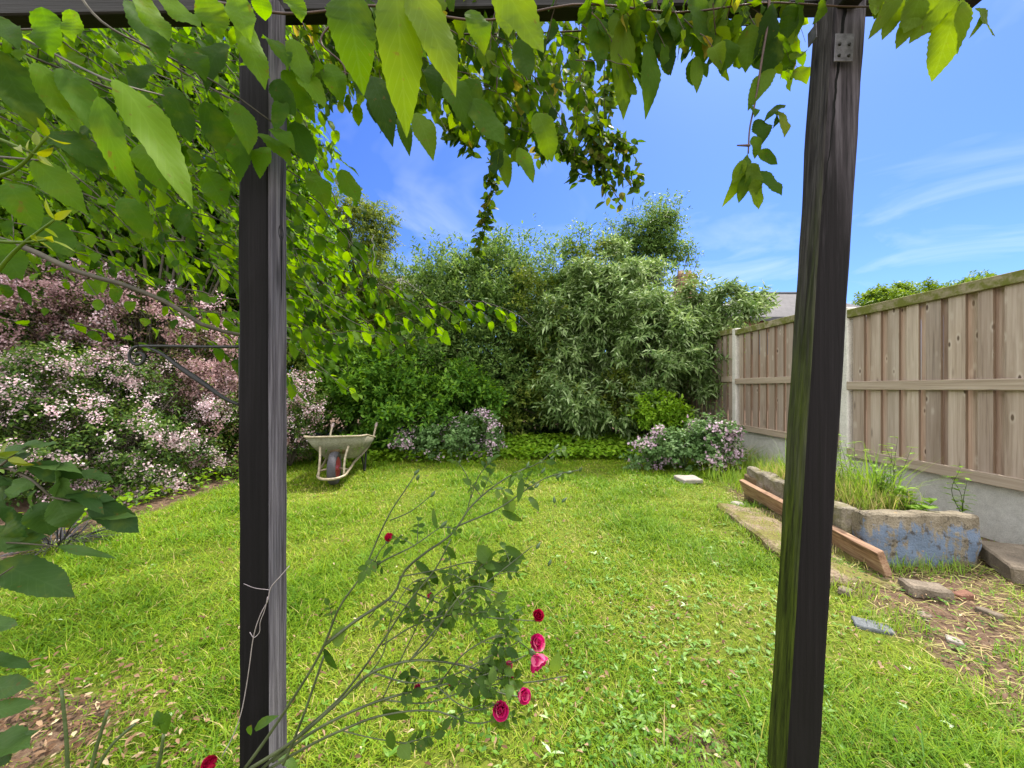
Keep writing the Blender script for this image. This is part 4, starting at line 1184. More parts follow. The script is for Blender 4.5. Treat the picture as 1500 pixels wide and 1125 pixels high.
lv.add(np.stack([x, y, gz(x, y) + .012 + rng.random(n) * .018], 1), np.stack([np.cos(az), np.sin(az), rng.random(n) * .4], 1), norm(rng.normal(size=(n, 3)) * .35 + [0, 0, 1]), .014 + rng.random(n) * .012, .014, .4, .2)
tag(lv.build('clover', M['lush_leaf']), 'small clover leaves low in the lawn', 'clover', kind='stuff')
lv = Leaves(T_LOW)
def litter(x, y, s0, s1):
    n = len(x); az = rng.random(n) * 6.28
    lv.add(np.stack([x, y, gz(x, y) + .014 + rng.random(n) * .02], 1), np.stack([np.cos(az), np.sin(az), rng.normal(size=n) * .15], 1), norm(rng.normal(size=(n, 3)) * .3 + [0, 0, 1]), s0 + rng.random(n) * (s1 - s0), (s0 + rng.random(n) * (s1 - s0)) * .5, .5, .3)
n = 1700; litter(np.clip(rng.normal(-1.55, .42, n), -2.6, -.2), np.clip(rng.normal(1.12, .19, n), .95, 1.9), .010, .036)
n = 650; litter(-1.4 + rng.random(n) * 3.0, 1.0 + rng.random(n) * 1.0, .012, .032)
n = 650; litter(-3 + rng.random(n) * 5.5, 1.6 + rng.random(n) * 3.4, .015, .035)
n = 1300; yy = 1.1 + rng.random(n) * 2.8; litter(1.6 + (yy - 1) * .22 + rng.random(n) * 1.3, yy, .010, .032)
tag(lv.build('fallen_leaves', M['dead_leaf']), 'dry brown and cream fallen leaves on the lawn and bare earth', 'fallen leaves', kind='stuff')
# dry straw on the right
lv = Leaves(T_BLADE)
n = 5200
y = 1.05 + rng.random(n) * 2.9; x = 1.55 + (y - 1) * .25 + rng.random(n) ** .8 * 1.7
k = x < 3.45; x, y = x[k], y[k]; n = len(x); az = rng.random(n) * 6.28
lv.add(np.stack([x, y, gz(x, y) + .006 + rng.random(n) * .02], 1), np.stack([np.cos(az), np.sin(az), rng.random(n) * .35], 1), norm(rng.normal(size=(n, 3)) * .4 + [0, 0, 1]), .05 + rng.random(n) * .06, .0035, .6, 0, .55 + .45 * rng.random(n))
tag(lv.build('dry_straw', M['tall_grass']), 'dry straw and dead grass over the bare ground on the right', 'straw', kind='stuff')

# tall weeds and grass in the raised bed
lv = Leaves(T_BLADE)
def tallgrass(xa, xb, ya, yb, z, n, h, w, sh):
    x = xa + rng.random(n) * (xb - xa); y = ya + rng.random(n) * (yb - ya); az = rng.random(n) * 6.28
    le = rng.random(n) * .5
    lv.add(np.stack([x, y, np.full(n, z)], 1), np.stack([np.cos(az) * le, np.sin(az) * le, np.ones(n)], 1), np.stack([-np.cos(az), -np.sin(az), np.full(n, .3)], 1), h * (.4 + rng.random(n) * .8), w, .2 + rng.random(n) * .9, 0, np.clip(rng.random(n) * .6 + sh, 0, 1))
tallgrass(2.38, 2.78, 2.48, 3.62, .26, 1500, .22, .005, .35)
tallgrass(2.42, 2.76, 2.55, 3.5, .26, 240, .42, .008, .0)
tallgrass(2.60, 2.72, 2.62, 2.80, .26, 60, .44, .013, .0)
tallgrass(2.9, 3.5, 3.5, 5.6, .02, 900, .3, .006, .1)
tallgrass(2.35, 3.1, 3.75, 4.6, .02, 700, .22, .006, .05)
tallgrass(2.15, 2.75, 2.18, 2.30, .0, 200, .12, .004, .0)
tallgrass(1.72, 1.92, 1.9, 3.4, .02, 700, .08, .004, .15)
tallgrass(1.85, 2.15, 2.1, 3.3, .055, 260, .05, .004, .5)
for cx_, cy_ in [(2.1, 1.5), (2.5, 1.75), (1.95, 1.25), (2.75, 1.9), (1.8, 1.75), (2.35, 1.2), (2.9, 1.6), (2.62, 1.45)]:
    tallgrass(cx_ - .13, cx_ + .13, cy_ - .08, cy_ + .08, .0, 170, .075, .004, .05)
tag(lv.build('tall_grass', M['tall_grass']), 'tall uncut grass growing in and around the raised bed', 'tall grass', kind='stuff')
for i, (px, py, h, lab) in enumerate([(1240, 640, .42, 'leafy weed growing tall in the raised bed beside the right post'), (1305, 632, .40, 'tallest leafy weed in the middle of the raised bed'),
                                      (1330, 735, .14, 'low bright leaved weed at the front of the raised bed'), (1405, 690, .26, 'thin weed with upright leaves at the right corner of the raised bed'), (1285, 700, .25, 'bushy green weed in the raised bed left of the tall grass')]):
    D_ = [3.0, 2.85, 2.52, 2.5, 2.7][i]
    tip = P(px, py, D_); base = np.array([tip[0] + .02, D_, .25])
    tip[2] = base[2] + h
    wd = thing('weed', lab, 'weed', base)
    tb = Tubes(); lv = Leaves(T_MID)
    for j in range(5 if i != 3 else 3):
        e_ = tip + rng.normal(size=3) * [.06, .05, .04]
        pth = smooth_path([base, (base + e_) / 2 + rng.normal(size=3) * .015, e_], 9)
        tb.add(pth, np.linspace(.003, .001, 9), 5)
        n = len(pth) - 1
        for sg in (-1, 1):
            az = rng.random(n) * 6.28
            lv.add(pth[1:], np.stack([np.cos(az), np.sin(az), np.full(n, .5)], 1), [0, 0, 1.], .045 + .03 * rng.random(n), .020 if i != 2 else .04, .7, .2)
    tb.build('stem', M['green_stem'], wd); lv.build('foliage', M['lime_leaf'], wd)

# ------------------------------------------------------------------ houses and far trees
def tile_mat(name, a, c):
    m, nt, b, out = new_mat(name)
    oc = obj_co(nt)
    br_ = nt.nodes.new('ShaderNodeTexBrick'); nt.links.new(mapping(nt, oc, (1, 1, 1)), br_.inputs['Vector'])
    br_.inputs['Color1'].default_value = (*a, 1); br_.inputs['Color2'].default_value = (*c, 1); br_.inputs['Mortar'].default_value = (*[v * .5 for v in a], 1)
    br_.inputs['Scale'].default_value = 1.0; br_.inputs['Brick Width'].default_value = .35; br_.inputs['Row Height'].default_value = .28; br_.inputs['Mortar Size'].default_value = .015
    nt.links.new(br_.outputs['Color'], b.inputs['Base Color']); b.inputs['Roughness'].default_value = .8
    return m
M['slates'] = tile_mat('grey roof tiles', (.045, .040, .046), (.075, .066, .074))
M['slates2'] = tile_mat('pale roof tiles', (.11, .10, .105), (.15, .135, .14))
M['housebrick'] = concrete_mat('house brick', (.15, .085, .055), (.26, .17, .11), 3, .2)
M['render'] = concrete_mat('house render', (.5, .47, .42), (.58, .55, .5), 2, .1)
M['pot'] = plain_mat('clay chimney pot', (.30, .20, .11), .8, 0, .3, 12)
M['fascia'] = plain_mat('dark fascia', (.03, .03, .035), .5, 0, .1, 10)
M['glass'] = plain_mat('window glass', (.03, .04, .05), .08, 0, .1, 2, 0)
def house(label, x0, x1, y0, y1, eave, ridge, chim=None, roofm='slates', hip=None):
    """ridge along X"""
    t_ = thing('house', label, 'house', ((x0 + x1) / 2, (y0 + y1) / 2, 0))
    bm = bmesh.new(); box_bm(bm, (x1 - x0, y1 - y0, eave), ((x0 + x1) / 2, (y0 + y1) / 2, eave / 2)); w = bm_obj('wall', bm, M['housebrick'], t_)
    ym = (y0 + y1) / 2; o = .35
    bm = bmesh.new()
    h_ = hip or 0
    def quad(*q): bm.faces.new([bm.verts.new(v) for v in q])
    A, B, C_, D2 = (x0 - o, y0 - o, eave), (x1 + o, y0 - o, eave), (x1 + o, y1 + o, eave), (x0 - o, y1 + o, eave)
    R0, R1 = (x0 - o + h_, ym, ridge), (x1 + o - h_, ym, ridge)
    V = [bm.verts.new(v) for v in (A, B, C_, D2, R0, R1)]
    for f in [(0, 1, 5, 4), (2, 3, 4, 5), (1, 2, 5), (3, 0, 4), (0, 3, 2, 1)]: bm.faces.new([V[i] for i in f])
    rf = bm_obj('roof', bm, M[roofm], t_)
    rt = Tubes(); rt.add([R0, R1], .11, 6); rt.build('ridge_tile', M['fascia'], rf)
    bm = bmesh.new(); box_bm(bm, (x1 - x0 + 2 * o, .06, .22), ((x0 + x1) / 2, y0 - o - .034, eave - .05)); bm_obj('fascia', bm, M['fascia'], t_)
    for k in range(3):
        bm = bmesh.new(); box_bm(bm, (1.2, .05, 1.2), (x0 + (x1 - x0) * (k + .5) / 3, y0 - .028, eave * .72)); bm_obj('window', bm, M['glass'], t_)
    if chim:
        cx, cy, top = chim
        bm = bmesh.new(); box_bm(bm, (.75, .6, top - eave), (cx, cy, (top + eave) / 2)); box_bm(bm, (.87, .72, .18), (cx, cy, top - .25)); box_bm(bm, (.81, .66, .12), (cx, cy, top + .06))
        bm_obj('chimney', bm, M['housebrick'], rf)
        bm = bmesh.new()
        for dx_ in (-.18, .18):
            bmesh.ops.create_cone(bm, cap_ends=True, segments=16, radius1=.15, radius2=.12, depth=.24, matrix=Matrix.Translation((cx + dx_, cy, top + .23)))
        bm_obj('chimney_pot', bm, M['pot'], rf)
q = P(1100, 431, 24)
house('brick house with a grey tiled roof seen above the fence beside the right post', P(1060, 0, 22)[0], P(1275, 0, 22)[0] + 1, 21, 29, P(0, 466, 20.7)[2], P(0, 430, 25)[2], None, 'slates', 3.2)
house('brick house with a clay chimney seen over the silver green shrub', P(930, 0, 17)[0], P(1040, 0, 17)[0], 16, 22, P(0, 452, 16)[2], P(0, 430, 19)[2], (P(1003, 0, 17.5)[0], 17.5, P(0, 408, 17.5)[2]), 'slates2')
house('distant house with a pale flat looking roof line left of the dark shrub', P(540, 0, 22)[0], P(660, 0, 22)[0], 21, 27, P(0, 430, 21)[2], P(0, 407, 24)[2], None, 'slates2')
for lab, ells in [('rounded distant tree beyond the fence, left of its neighbour', [E(1300, 438, 24, 30, 9, 1.5), E(1332, 430, 24, 18, 8, 1.2), E(1310, 452, 24, 45, 12, 1.5)]),
                  ('wide distant tree beyond the fence near the right picture edge', [E(1400, 424, 26, 34, 8, 1.5), E(1442, 415, 26, 22, 7, 1.5), E(1415, 442, 26, 60, 14, 1.5)])]:
    shrub('distant_tree', lab, 'tree', ells, 1300, 8, .40, .20, .11, M['far_leaf'], T_DIA, 4, .12, shell=.35, nscale=.5, up=.3, clump=40, crad=.5, group='trees beyond the fence')

# ------------------------------------------------------------------ overhanging tree at the left
tree = thing('overhanging_tree', 'broadleaf tree whose leafy branches hang across the upper left behind the post', 'tree', (-2.7, 1.3, 0))
tb = Tubes()
trunk = smooth_path([(-2.7, 1.3, -.05), (-2.68, 1.32, .8), (-2.62, 1.36, 1.6), (-2.5, 1.45, 2.6), (-2.3, 1.6, 3.4)], 20)
tb.add(trunk, np.linspace(.10, .05, 20), 10); tb.build('trunk', M['bark'], tree)
limbs = [
    [(-2.64, 1.35, 1.4), P(-30, 342, 1.15), P(60, 372, 1.15), P(130, 403, 1.15), P(190, 420, 1.16), P(240, 440, 1.17), P(300, 478, 1.18), P(352, 490, 1.20), P(430, 497, 1.65), P(500, 505, 1.65)],
    [(-2.6, 1.4, 1.75), P(-40, 250, 1.4), P(60, 265, 1.4), P(160, 300, 1.42), P(240, 340, 1.45), P(330, 380, 1.5), P(430, 400, 1.55)],
    [(-2.55, 1.45, 2.1), P(0, 65, 1.3), P(100, 105, 1.3), P(210, 150, 1.3), P(320, 190, 1.3), P(400, 235, 1.32), P(470, 280, 1.35), P(520, 330, 1.36)],
    [(-2.5, 1.5, 2.4), P(60, -40, 1.3), P(160, 30, 1.25), P(240, 85, 1.25), P(330, 140, 1.22), P(400, 180, 1.22), P(450, 240, 1.22)],
    [(-2.5, 1.5, 2.4), P(100, -90, 1.9), P(250, -20, 1.9), P(380, 60, 1.9), P(470, 120, 1.9), P(520, 170, 1.9)],
    [(-2.3, 1.6, 3.0), P(100, 60, 2.6), P(300, 140, 2.6), P(430, 230, 2.6), P(500, 330, 2.6), P(530, 420, 2.6)],
    [P(430, 497, 1.65), P(500, 480, 1.66), P(570, 465, 1.68), P(640, 446, 1.7), P(700, 440, 1.72), P(745, 455, 1.73)],
    [P(352, 490, 1.62), P(420, 460, 1.6), P(470, 440, 1.6), P(540, 420, 1.6), P(590, 410, 1.6)],
]
lt = Tubes()
for i, l in enumerate(limbs):
    pth = smooth_path(l, 40)
    pth = pth + np.array([[.006 * mnoise.noise(Vector(q) * 7 + Vector((k_, 0, 0))) for k_ in (0, 5, 9)] for q in pth])
    r0 = .013 if i == 0 else (.006 if i < 6 else .004)
    lt.add(pth, np.linspace(r0, r0 * .3, 40), 6)
TREE_POLY = [(-60, -30), (430, -30), (520, 40), (500, 160), (515, 235), (545, 285), (535, 330), (560, 370), (555, 420), (570, 440), (590, 400), (610, 440), (660, 430), (700, 440), (745, 450), (758, 490), (745, 515), (700, 500), (640, 505), (610, 540), (580, 505), (545, 540), (540, 585), (480, 600), (430, 590), (360, 560), (300, 520), (250, 520), (180, 545), (80, 540), (-60, 545)]
tl = Leaves(T_BIG, .08)
tw = 0
def twig(start, d, ln, nl, L, lv, tubes, keep=None, wr=.60, rtw=.0022, hang=.8, rnd0=None):
    d = d / np.linalg.norm(d)
    s_ = np.linspace(0, 1, 8)
    pts = start + d * (s_ * ln)[:, None] + np.array([0, 0, -1]) * (s_ ** 2 * ln * .25)[:, None] + rng.normal(size=(8, 3)) * ln * .012
    tubes.add(pts, np.linspace(rtw, rtw * .4, 8), 4, False)
    side = np.cross(d, [0, 0, 1.0]); side /= max(np.linalg.norm(side), 1e-6)
    for i in range(nl):
        t_ = (i + .7) / nl
        q = pts[min(7, int(t_ * 7.0))] * (1 - (t_ * 7 % 1)) + pts[min(7, int(t_ * 7.0) + 1)] * (t_ * 7 % 1)
        sg = 1 if i % 2 else -1
        ax = d * (.45 + .3 * t_) + side * sg * random.uniform(.4, .9) + np.array([0, 0, -hang * random.uniform(.3, 1.2)]) + rng.normal(size=3) * .22
        nr = np.array([0, 0, 1.0]) + side * sg * .2 + rng.normal(size=3) * .45
        l_ = L * random.uniform(.6, 1.15)
        lv.add(q, ax, nr, l_, l_ * wr * random.uniform(.8, 1.1), random.uniform(-.4, 1.4), random.uniform(.05, .45), rnd0 if rnd0 is None else np.clip(random.random() * .7 + rnd0, 0, 1))
def fill(poly, n, Da, Db, d0, L, lv, tubes, ln=(.25, .5), nl=(6, 11), dens=None, **k):
    xs_ = [p_[0] for p_ in poly]; ys_ = [p_[1] for p_ in poly]
    c = 0; tries = 0
    while c < n and tries < n * 60:
        tries += 1
        px, py = random.uniform(min(xs_), max(xs_)), random.uniform(min(ys_), max(ys_))
        if not in_poly(np.array(px), np.array(py), poly): continue
        if dens is not None and random.random() > dens(px, py): continue
        D_ = random.uniform(Da, Db)
        d = np.array(d0) + rng.normal(size=3) * .35
        l_ = random.uniform(*ln)
        st = P(px, py, D_) - d / np.linalg.norm(d) * l_ * .5
        ex, ey = to_px(P(px, py, D_) + d / np.linalg.norm(d) * l_ * .5 - np.array([0, 0, l_ * .25]))
        if not in_poly(np.array(ex), np.array(ey), poly): continue
        twig(st, d, l_, random.randint(*nl), L, lv, tubes, **k)
        c += 1
def dens_tree(px, py):
    d = 1.0
    if py > 370 and px < 350: d = .30
    if py > 470 and px < 350: d = .22
    if px > 560: d = .8
    return d
fill(TREE_POLY, 300, 1.2, 1.9, (.8, .1, -.40), .062, tl, lt, dens=dens_tree)
fill([(-60, -30), (500, -30), (490, 160), (500, 300), (540, 400), (520, 560), (400, 560), (350, 400), (200, 350), (-60, 330)], 330, 1.9, 3.2, (.8, .1, -.40), .072, tl, lt)
# the lower spray that reaches out over the lawn
for s_ in np.linspace(.25, 1, 13):
    for lm in (limbs[6], limbs[7]):
        pth = smooth_path(lm, 40); q = pth[int(s_ * 39)]
        twig(q, np.array([.7, random.uniform(-.4, .4), -.35]), .14, 5, .074, tl, lt)
crown = tl.build('crown', M['tree_leaf'], tree, keep=lambda c: in_poly(*to_px(c), TREE_POLY) | (c[:, 0] < -1.2))
lt.build('branch', M['twig'], tree)

# ------------------------------------------------------------------ climber on the pergola
vine = thing('climbing_vine', 'green climber with broad leaves trailing over the pergola beam', 'climber', (-.2, 1.1, 2.05))
vl = Leaves(T_BIG, .12); vt = Tubes()
for pts in [[(300, 0, .98), (420, 20, .97), (560, 8, .96), (700, 30, .96), (850, 6, .97), (1000, 18, .97), (1120, 4, .98), (1260, 10, .98), (1420, -2, .98), (1478, -15, .97)],
            [(430, -10, 1.2), (560, 40, 1.25), (720, 50, 1.25), (860, 45, 1.22), (1000, 40, 1.2), (1150, 35, 1.2)],
            [(500, 20, 1.1), (470, 60, 1.1), (505, 100, 1.1), (500, 140, 1.1)],
            [(700, 50, 1.1), (722, 80, 1.1), (728, 150, 1.1)],
            [(1127, -5, .98), (1125, 30, .975), (1117, 80, .97), (1106, 150, .97), (1098, 190, .97), (1096, 225, .97)],
            [(1098, 213, .97), (1080, 213, .96)]]:
    q = [P(*p_) for p_ in pts]
    vt.add(smooth_path(q, 40), np.linspace(.0035, .0018, 40), 5)
V_A = [(425, -20), (900, -20), (930, 70), (900, 110), (880, 160), (900, 210), (860, 240), (815, 225), (760, 235), (700, 215), (640, 200), (590, 190), (540, 175), (500, 165), (470, 190), (425, 190)]
V_B = [(860, -20), (1185, -20), (1182, 110), (1165, 150), (1140, 115), (1100, 100), (1060, 105), (1035, 100), (1018, 125), (985, 85), (955, 155), (925, 165), (900, 120), (860, 60)]
vd = (.15, .05, -.9)
fill(V_A, 110, 1.0, 1.35, (.35, .1, -.5), .062, vl, vt, (.12, .28), (4, 7), hang=1.1, rtw=.0016)
fill(V_A, 150, 1.35, 1.9, (.35, .1, -.5), .068, vl, vt, (.15, .3), (5, 8), hang=1.1, rtw=.0016)
fill(V_B, 75, .95, 1.3, (.2, .1, -.6), .062, vl, vt, (.1, .22), (4, 6), hang=1.2, rtw=.0016)
fill([(1090, 0), (1180, 0), (1180, 150), (1150, 120), (1100, 90)], 12, 1.25, 1.5, (.2, .1, -.6), .08, vl, vt, (.1, .2), (4, 6), hang=1.2, rtw=.0016, rnd0=.4)
def hand(lv, items, D, rnd=None, nv=(0, -.55, .8), jit=.25):
    """leaves placed one by one: base px, tip px, width px"""
    for it in items:
        bx, by, tx, ty, w = it[:5]
        Dl = it[5] if len(it) > 5 else D
        a = P(bx, by, Dl + random.uniform(-.01, .03)); b = P(tx, ty, Dl - random.uniform(-.02, .03))
        L_ = np.linalg.norm(b - a)
        lv.add(a, b - a, np.array(nv) + rng.normal(size=3) * jit, L_ * 1.04, w * Dl / S, random.uniform(.15, .6), random.uniform(.12, .3), it[6] if len(it) > 6 else rnd)
keepv = lambda c: in_poly(*to_px(c), V_A) | in_poly(*to_px(c), V_B) | (to_px(c)[1] < 5)
vine_fill = vl.build('foliage', M['vine_leaf'], vine, keep=keepv)
vh = Leaves(T_HERO, .12)
hand(vh, [(505, -25, 527, 102, 66, .50, .35), (578, -30, 594, 148, 66, .48, .75), (602, -25, 668, 86, 62, .47, .95), (725, -25, 797, 46, 60, .55, .9), (690, 10, 712, 66, 38, .7, .6),
          (610, 162, 634, 226, 32, .9, .85), (588, 165, 598, 213, 22, .9, .6), (545, 108, 572, 192, 40, .85, .1), (525, 108, 552, 150, 34, .9, .05), (690, 148, 738, 198, 44, .85, .55), (655, 118, 692, 172, 42, .85, .5),
          (786, 165, 812, 230, 42, .9, .75), (735, -5, 748, 40, 30, .8, .8), (640, 90, 640, 140, 36, .9, .1), (700, 120, 670, 170, 36, .9, .4), (760, 60, 775, 110, 34, .95, .3),
          (730, 220, 720, 250, 30, .9, .05), (760, 215, 782, 262, 24, .9, .7), (735, 222, 745, 270, 22, .9, .9)], .6, nv=(.1, -.8, .35), jit=.15)
# right hand end leaves and the hanging strand
hand(vh, [(1015, -10, 1045, 65, 44), (1050, -5, 1048, 60, 34), (985, 5, 990, 55, 36), (1030, 40, 1032, 82, 30), (1075, 30, 1080, 75, 36), (1100, 35, 1094, 98, 34), (1130, 10, 1128, 68, 34), (1156, 8, 1160, 50, 30), (1170, -15, 1180, 45, 24), (1205, -5, 1208, 25, 22),
          (1020, 82, 1023, 125, 18), (1025, 92, 1038, 105, 14), (1140, 60, 1128, 100, 30), (1068, 60, 1060, 100, 34), (910, 30, 918, 165, 40), (950, 60, 955, 158, 30), (905, 20, 900, 70, 34), (940, 10, 935, 60, 34), (870, 30, 885, 85, 34), (965, 40, 985, 92, 30),
          (1131, 98, 1100, 146, 26), (1100, 152, 1108, 168, 16), (1150, 152, 1124, 164, 14), (1140, 160, 1160, 187, 22), (1135, 160, 1140, 184, 20), (1112, 172, 1120, 205, 26), (1105, 198, 1112, 228, 18), (1110, 222, 1142, 237, 16), (1098, 230, 1092, 248, 18),
          (1092, 240, 1070, 294, 18), (1100, 240, 1112, 282, 28), (1095, 255, 1083, 292, 16), (1105, 262, 1112, 305, 22), (1112, 250, 1150, 278, 26), (1090, 235, 1075, 265, 16), (1108, 240, 1090, 285, 18)], .97, nv=(.1, -.9, .3), jit=.3)
hand(vh, [(1320, -20, 1286, 46, 24), (1325, -15, 1300, 48, 26), (1345, -10, 1335, 54, 34), (1395, -15, 1350, 40, 34), (1402, 5, 1378, 95, 40), (1425, 15, 1470, 42, 24), (1300, -20, 1292, 20, 30), (1360, -20, 1340, 30, 40), (1440, 20, 1436, 45, 9), (1405, 0, 1415, 70, 30), (1280, -20, 1290, 12, 28)], .93, .9, nv=(.1, -.9, .3), jit=.25)
o = vh.build('broad_leaf', M['vine_leaf'], vine); o['kind'] = 'stuff'
# paler tail that hangs down behind the beam
pv = Leaves(T_MID)
tail = smooth_path([P(735, 210, 1.75), P(722, 260, 1.76), P(716, 300, 1.78), P(705, 345, 1.8), P(700, 370, 1.8)], 40)
vt.add(tail, .002, 5)
for q in tail:
    n = 4
    ax = norm(rng.normal(size=(n, 3)) * [1, .6, .5] + [0, 0, -.4])
    pv.add(np.tile(q, (n, 1)) + rng.normal(size=(n, 3)) * .012, ax, norm(rng.normal(size=(n, 3)) + [0, -1, .4]), .05 * (.6 + .5 * rng.random(n)), .024, .3, .2)
for (a, b) in [((820, 200), (905, 290)), ((860, 215), (935, 275)), ((800, 190), (850, 262)), ((870, 190), (930, 225)), ((650, 180), (690, 215)), ((840, 60), (860, 160)), ((890, 110), (875, 185)), ((780, 180), (795, 225)), ((850, 180), (880, 250))]:
    pth = smooth_path([P(*a, 1.7), P((a[0] + b[0]) / 2 + 10, (a[1] + b[1]) / 2, 1.7), P(*b, 1.72)], 22)
    vt.add(pth, .0018, 4)
    for q in pth:
        n = 4
        ax = norm(rng.normal(size=(n, 3)) * [1, .6, .5] + [0, 0, -.6])
        pv.add(np.tile(q, (n, 1)) + rng.normal(size=(n, 3)) * .018, ax, norm(rng.normal(size=(n, 3)) + [0, -1, .4]), .055 * (.6 + .5 * rng.random(n)), .028, .3, .2)
pv.build('hanging_tail', M['vine_pale'], vine)['kind'] = 'stuff'
vt.build('stem', M['vine_stem'], vine)

# ------------------------------------------------------------------ near leaves of the tree in the upper left (close to the lens)
nb = tree
nl_ = Leaves(T_HERO, .12)
hand(nl_, [(195, 0, 242, 72, 46, .68, .2), (202, -8, 250, 52, 42, .66, .8), (172, 122, 290, 264, 56, .62, .9), (140, 138, 184, 278, 38, .66, .6), (55, 95, 112, 182, 38, .7, .65), (92, 100, 148, 192, 40, .7, .5),
           (-5, 75, 46, 168, 54, .7, .05), (72, 188, 152, 242, 48, .7, .1), (48, 232, 116, 302, 42, .66, .7), (298, -10, 322, 52, 44, .72, .7), (342, -10, 362, 48, 38, .7, .95), (352, 22, 390, 120, 38, .78, .8), (240, -5, 290, 32, 38, .75, .8),
           (300, 150, 345, 240, 40, .9, .3), (330, 60, 290, 110, 36, .9, .1), (250, 130, 275, 190, 34, .9, .15), (225, 95, 180, 130, 34, .9, .1), (380, -10, 388, 30, 26, .8, .6), (425, -12, 442, 25, 30, .8, .7),
           (392, 52, 424, 82, 36, .92, .35), (378, 192, 430, 226, 34, .95, .6), (415, 104, 462, 168, 32, .95, .55), (-10, 350, 20, 400, 40, .8, .3),
          (352, 92, 392, 100, 30, .9, .6), (402, 120, 425, 158, 30, .93, .15), (398, 185, 428, 205, 26, .93, .6), (350, 150, 366, 212, 34, .9, .7), (392, 215, 372, 248, 28, .93, .75), (360, 195, 340, 250, 34, .9, .5), (418, 150, 400, 182, 24, .93, .4), (430, 60, 450, 110, 34, .95, .8),
          (440, 110, 475, 140, 34, .95, .9), (300, 250, 330, 300, 36, 1.0, .7), (265, 60, 300, 110, 40, .85, .2), (120, 180, 100, 240, 42, .8, .1), (210, 210, 235, 270, 40, .85, .75), (430, 180, 455, 235, 36, 1.0, .3), (480, 90, 500, 140, 34, 1.0, .6), (455, 250, 480, 300, 34, 1.05, .85),
          (180, 290, 215, 340, 36, 1.0, .5), (60, 320, 100, 370, 40, .95, .3), (255, 300, 280, 350, 34, 1.05, .2), (500, 250, 525, 290, 30, 1.1, .8)], .7, nv=(.25, -.75, .5), jit=.18)
hand(nl_, [(58, 8, 70, 78, 48, .66, .45), (100, 12, 108, 60, 34, .7, .7), (12, 268, 48, 325, 40, .66, .5), (-8, 20, 22, 62, 36, .7, .2)], .7, nv=(.25, -.75, .5), jit=.2)
nl_.build('leafy_spray', M['tree_leaf'], nb)
tb = Tubes()
for pts in [[(-60, 20, .75), (40, 60, .74), (120, 100, .72), (172, 122, .66), (240, 140, .8)], [(-60, 45, .8), (0, 44, .78), (75, 42, .76)], [(100, -30, .8), (160, 40, .8), (250, 85, .85), (330, 130, .9), (400, 180, .95)], [(-60, 230, .75), (0, 230, .7), (60, 235, .68)], [(250, -30, .8), (330, 0, .78), (420, -20, .7), (560, -30, .55), (740, -30, .55)]]:
    tb = Tubes(); tb.add(smooth_path([P(*p_) for p_ in pts], 20), np.linspace(.003, .0015, 20), 5); tb.build('branch', M['twig'], nb)
for pts in [[(-40, 190, .5), (20, 212, .5), (55, 228, .5)], [(-40, 268, .5), (20, 250, .5), (70, 200, .5)], [(-20, 420, .5), (20, 370, .5), (80, 322, .5)], [(-40, 350, .5), (30, 355, .5), (70, 352, .5)], [(-40, 660, .5), (-10, 668, .5), (12, 672, .5)]]:
    tb = Tubes(); sl_ = Leaves(T_MID); q = smooth_path([P(*p_) for p_ in pts], 14); tb.add(q, np.linspace(.0028, .0014, 14), 6)
    n = 4; ax = norm(rng.normal(size=(n, 3)) * .5 + (q[-1] - q[-4]) * 30)
    sl_.add(q[[-1, -1, -3, -5]], ax, norm(rng.normal(size=(n, 3)) + [0, -1, .5]), .026, .009, .4, .3)
    sho = tb.build('young_shoot', M['shoot'], tree); sl_.build('shoot_leaf', M['shoot'], sho)

# ------------------------------------------------------------------ low plant at the left edge (blue green leaves)
lp = thing('understorey_plant', 'blue green leafy plant leaning in from the left edge above the lawn', 'plant', (-1.5, .95, 0))
ul = Leaves(T_HERO, .16)
hand(ul, [(0, 665, 45, 640, 40), (20, 690, 110, 665, 38), (40, 680, 122, 705, 40), (95, 680, 70, 730, 44), (60, 720, 25, 760, 48), (10, 700, -30, 760, 50), (75, 700, 120, 735, 46), (85, 730, 105, 775, 46), (60, 735, 70, 790, 46), (0, 745, 30, 790, 50), (-20, 780, 55, 795, 44),
          (140, 735, 188, 778, 44), (95, 735, 155, 722, 30), (100, 720, 150, 740, 28), (-5, 822, 100, 862, 62), (-20, 800, 52, 782, 40), (85, 800, 165, 812, 16), (-30, 720, 15, 700, 40), (30, 655, 75, 640, 26), (-20, 690, 30, 660, 36), (105, 770, 190, 745, 34),
          (-30, 915, 18, 912, 30), (-30, 960, 40, 965, 26), (-30, 1010, 25, 1000, 40), (-20, 1045, 40, 1030, 30), (-30, 1090, 35, 1085, 60), (-10, 1120, 40, 1070, 40), (40, 700, 15, 730, 36), (120, 690, 165, 700, 22)], .92, nv=(0, -.5, .9), jit=.35)
p0 = [(-1.5, .95, .0), P(-60, 700, .95), P(0, 683, .93), P(50, 705, .92), P(75, 728, .92)]
tb = Tubes(); tb.add(smooth_path(p0, 20), np.linspace(.008, .003, 20), 6)
for pts in [[(75, 728), (110, 735), (145, 738)], [(-60, 800), (0, 795), (85, 800)], [(0, 683), (30, 660), (60, 650)], [(-60, 880), (-10, 850), (20, 830)], [(-70, 1000), (-30, 960), (0, 955)], [(-70, 1100), (-30, 1080), (0, 1075)]]:
    tb.add(smooth_path([P(*p_, .92) for p_ in pts], 10), np.linspace(.003, .0015, 10), 5)
tb.add(smooth_path([(-1.5, .95, .0), P(-70, 1000, .93), P(-70, 880, .93), P(-60, 800, .93), P(-60, 700, .95)], 20), .005, 6)
ul.rows = [(a_, b_, c_, d_, e_ * .82, f_, g_, h_) for a_, b_, c_, d_, e_, f_, g_, h_ in ul.rows]
ul.build('foliage', M['low_leaf'], lp); tb.build('stem', M['twig'], lp)

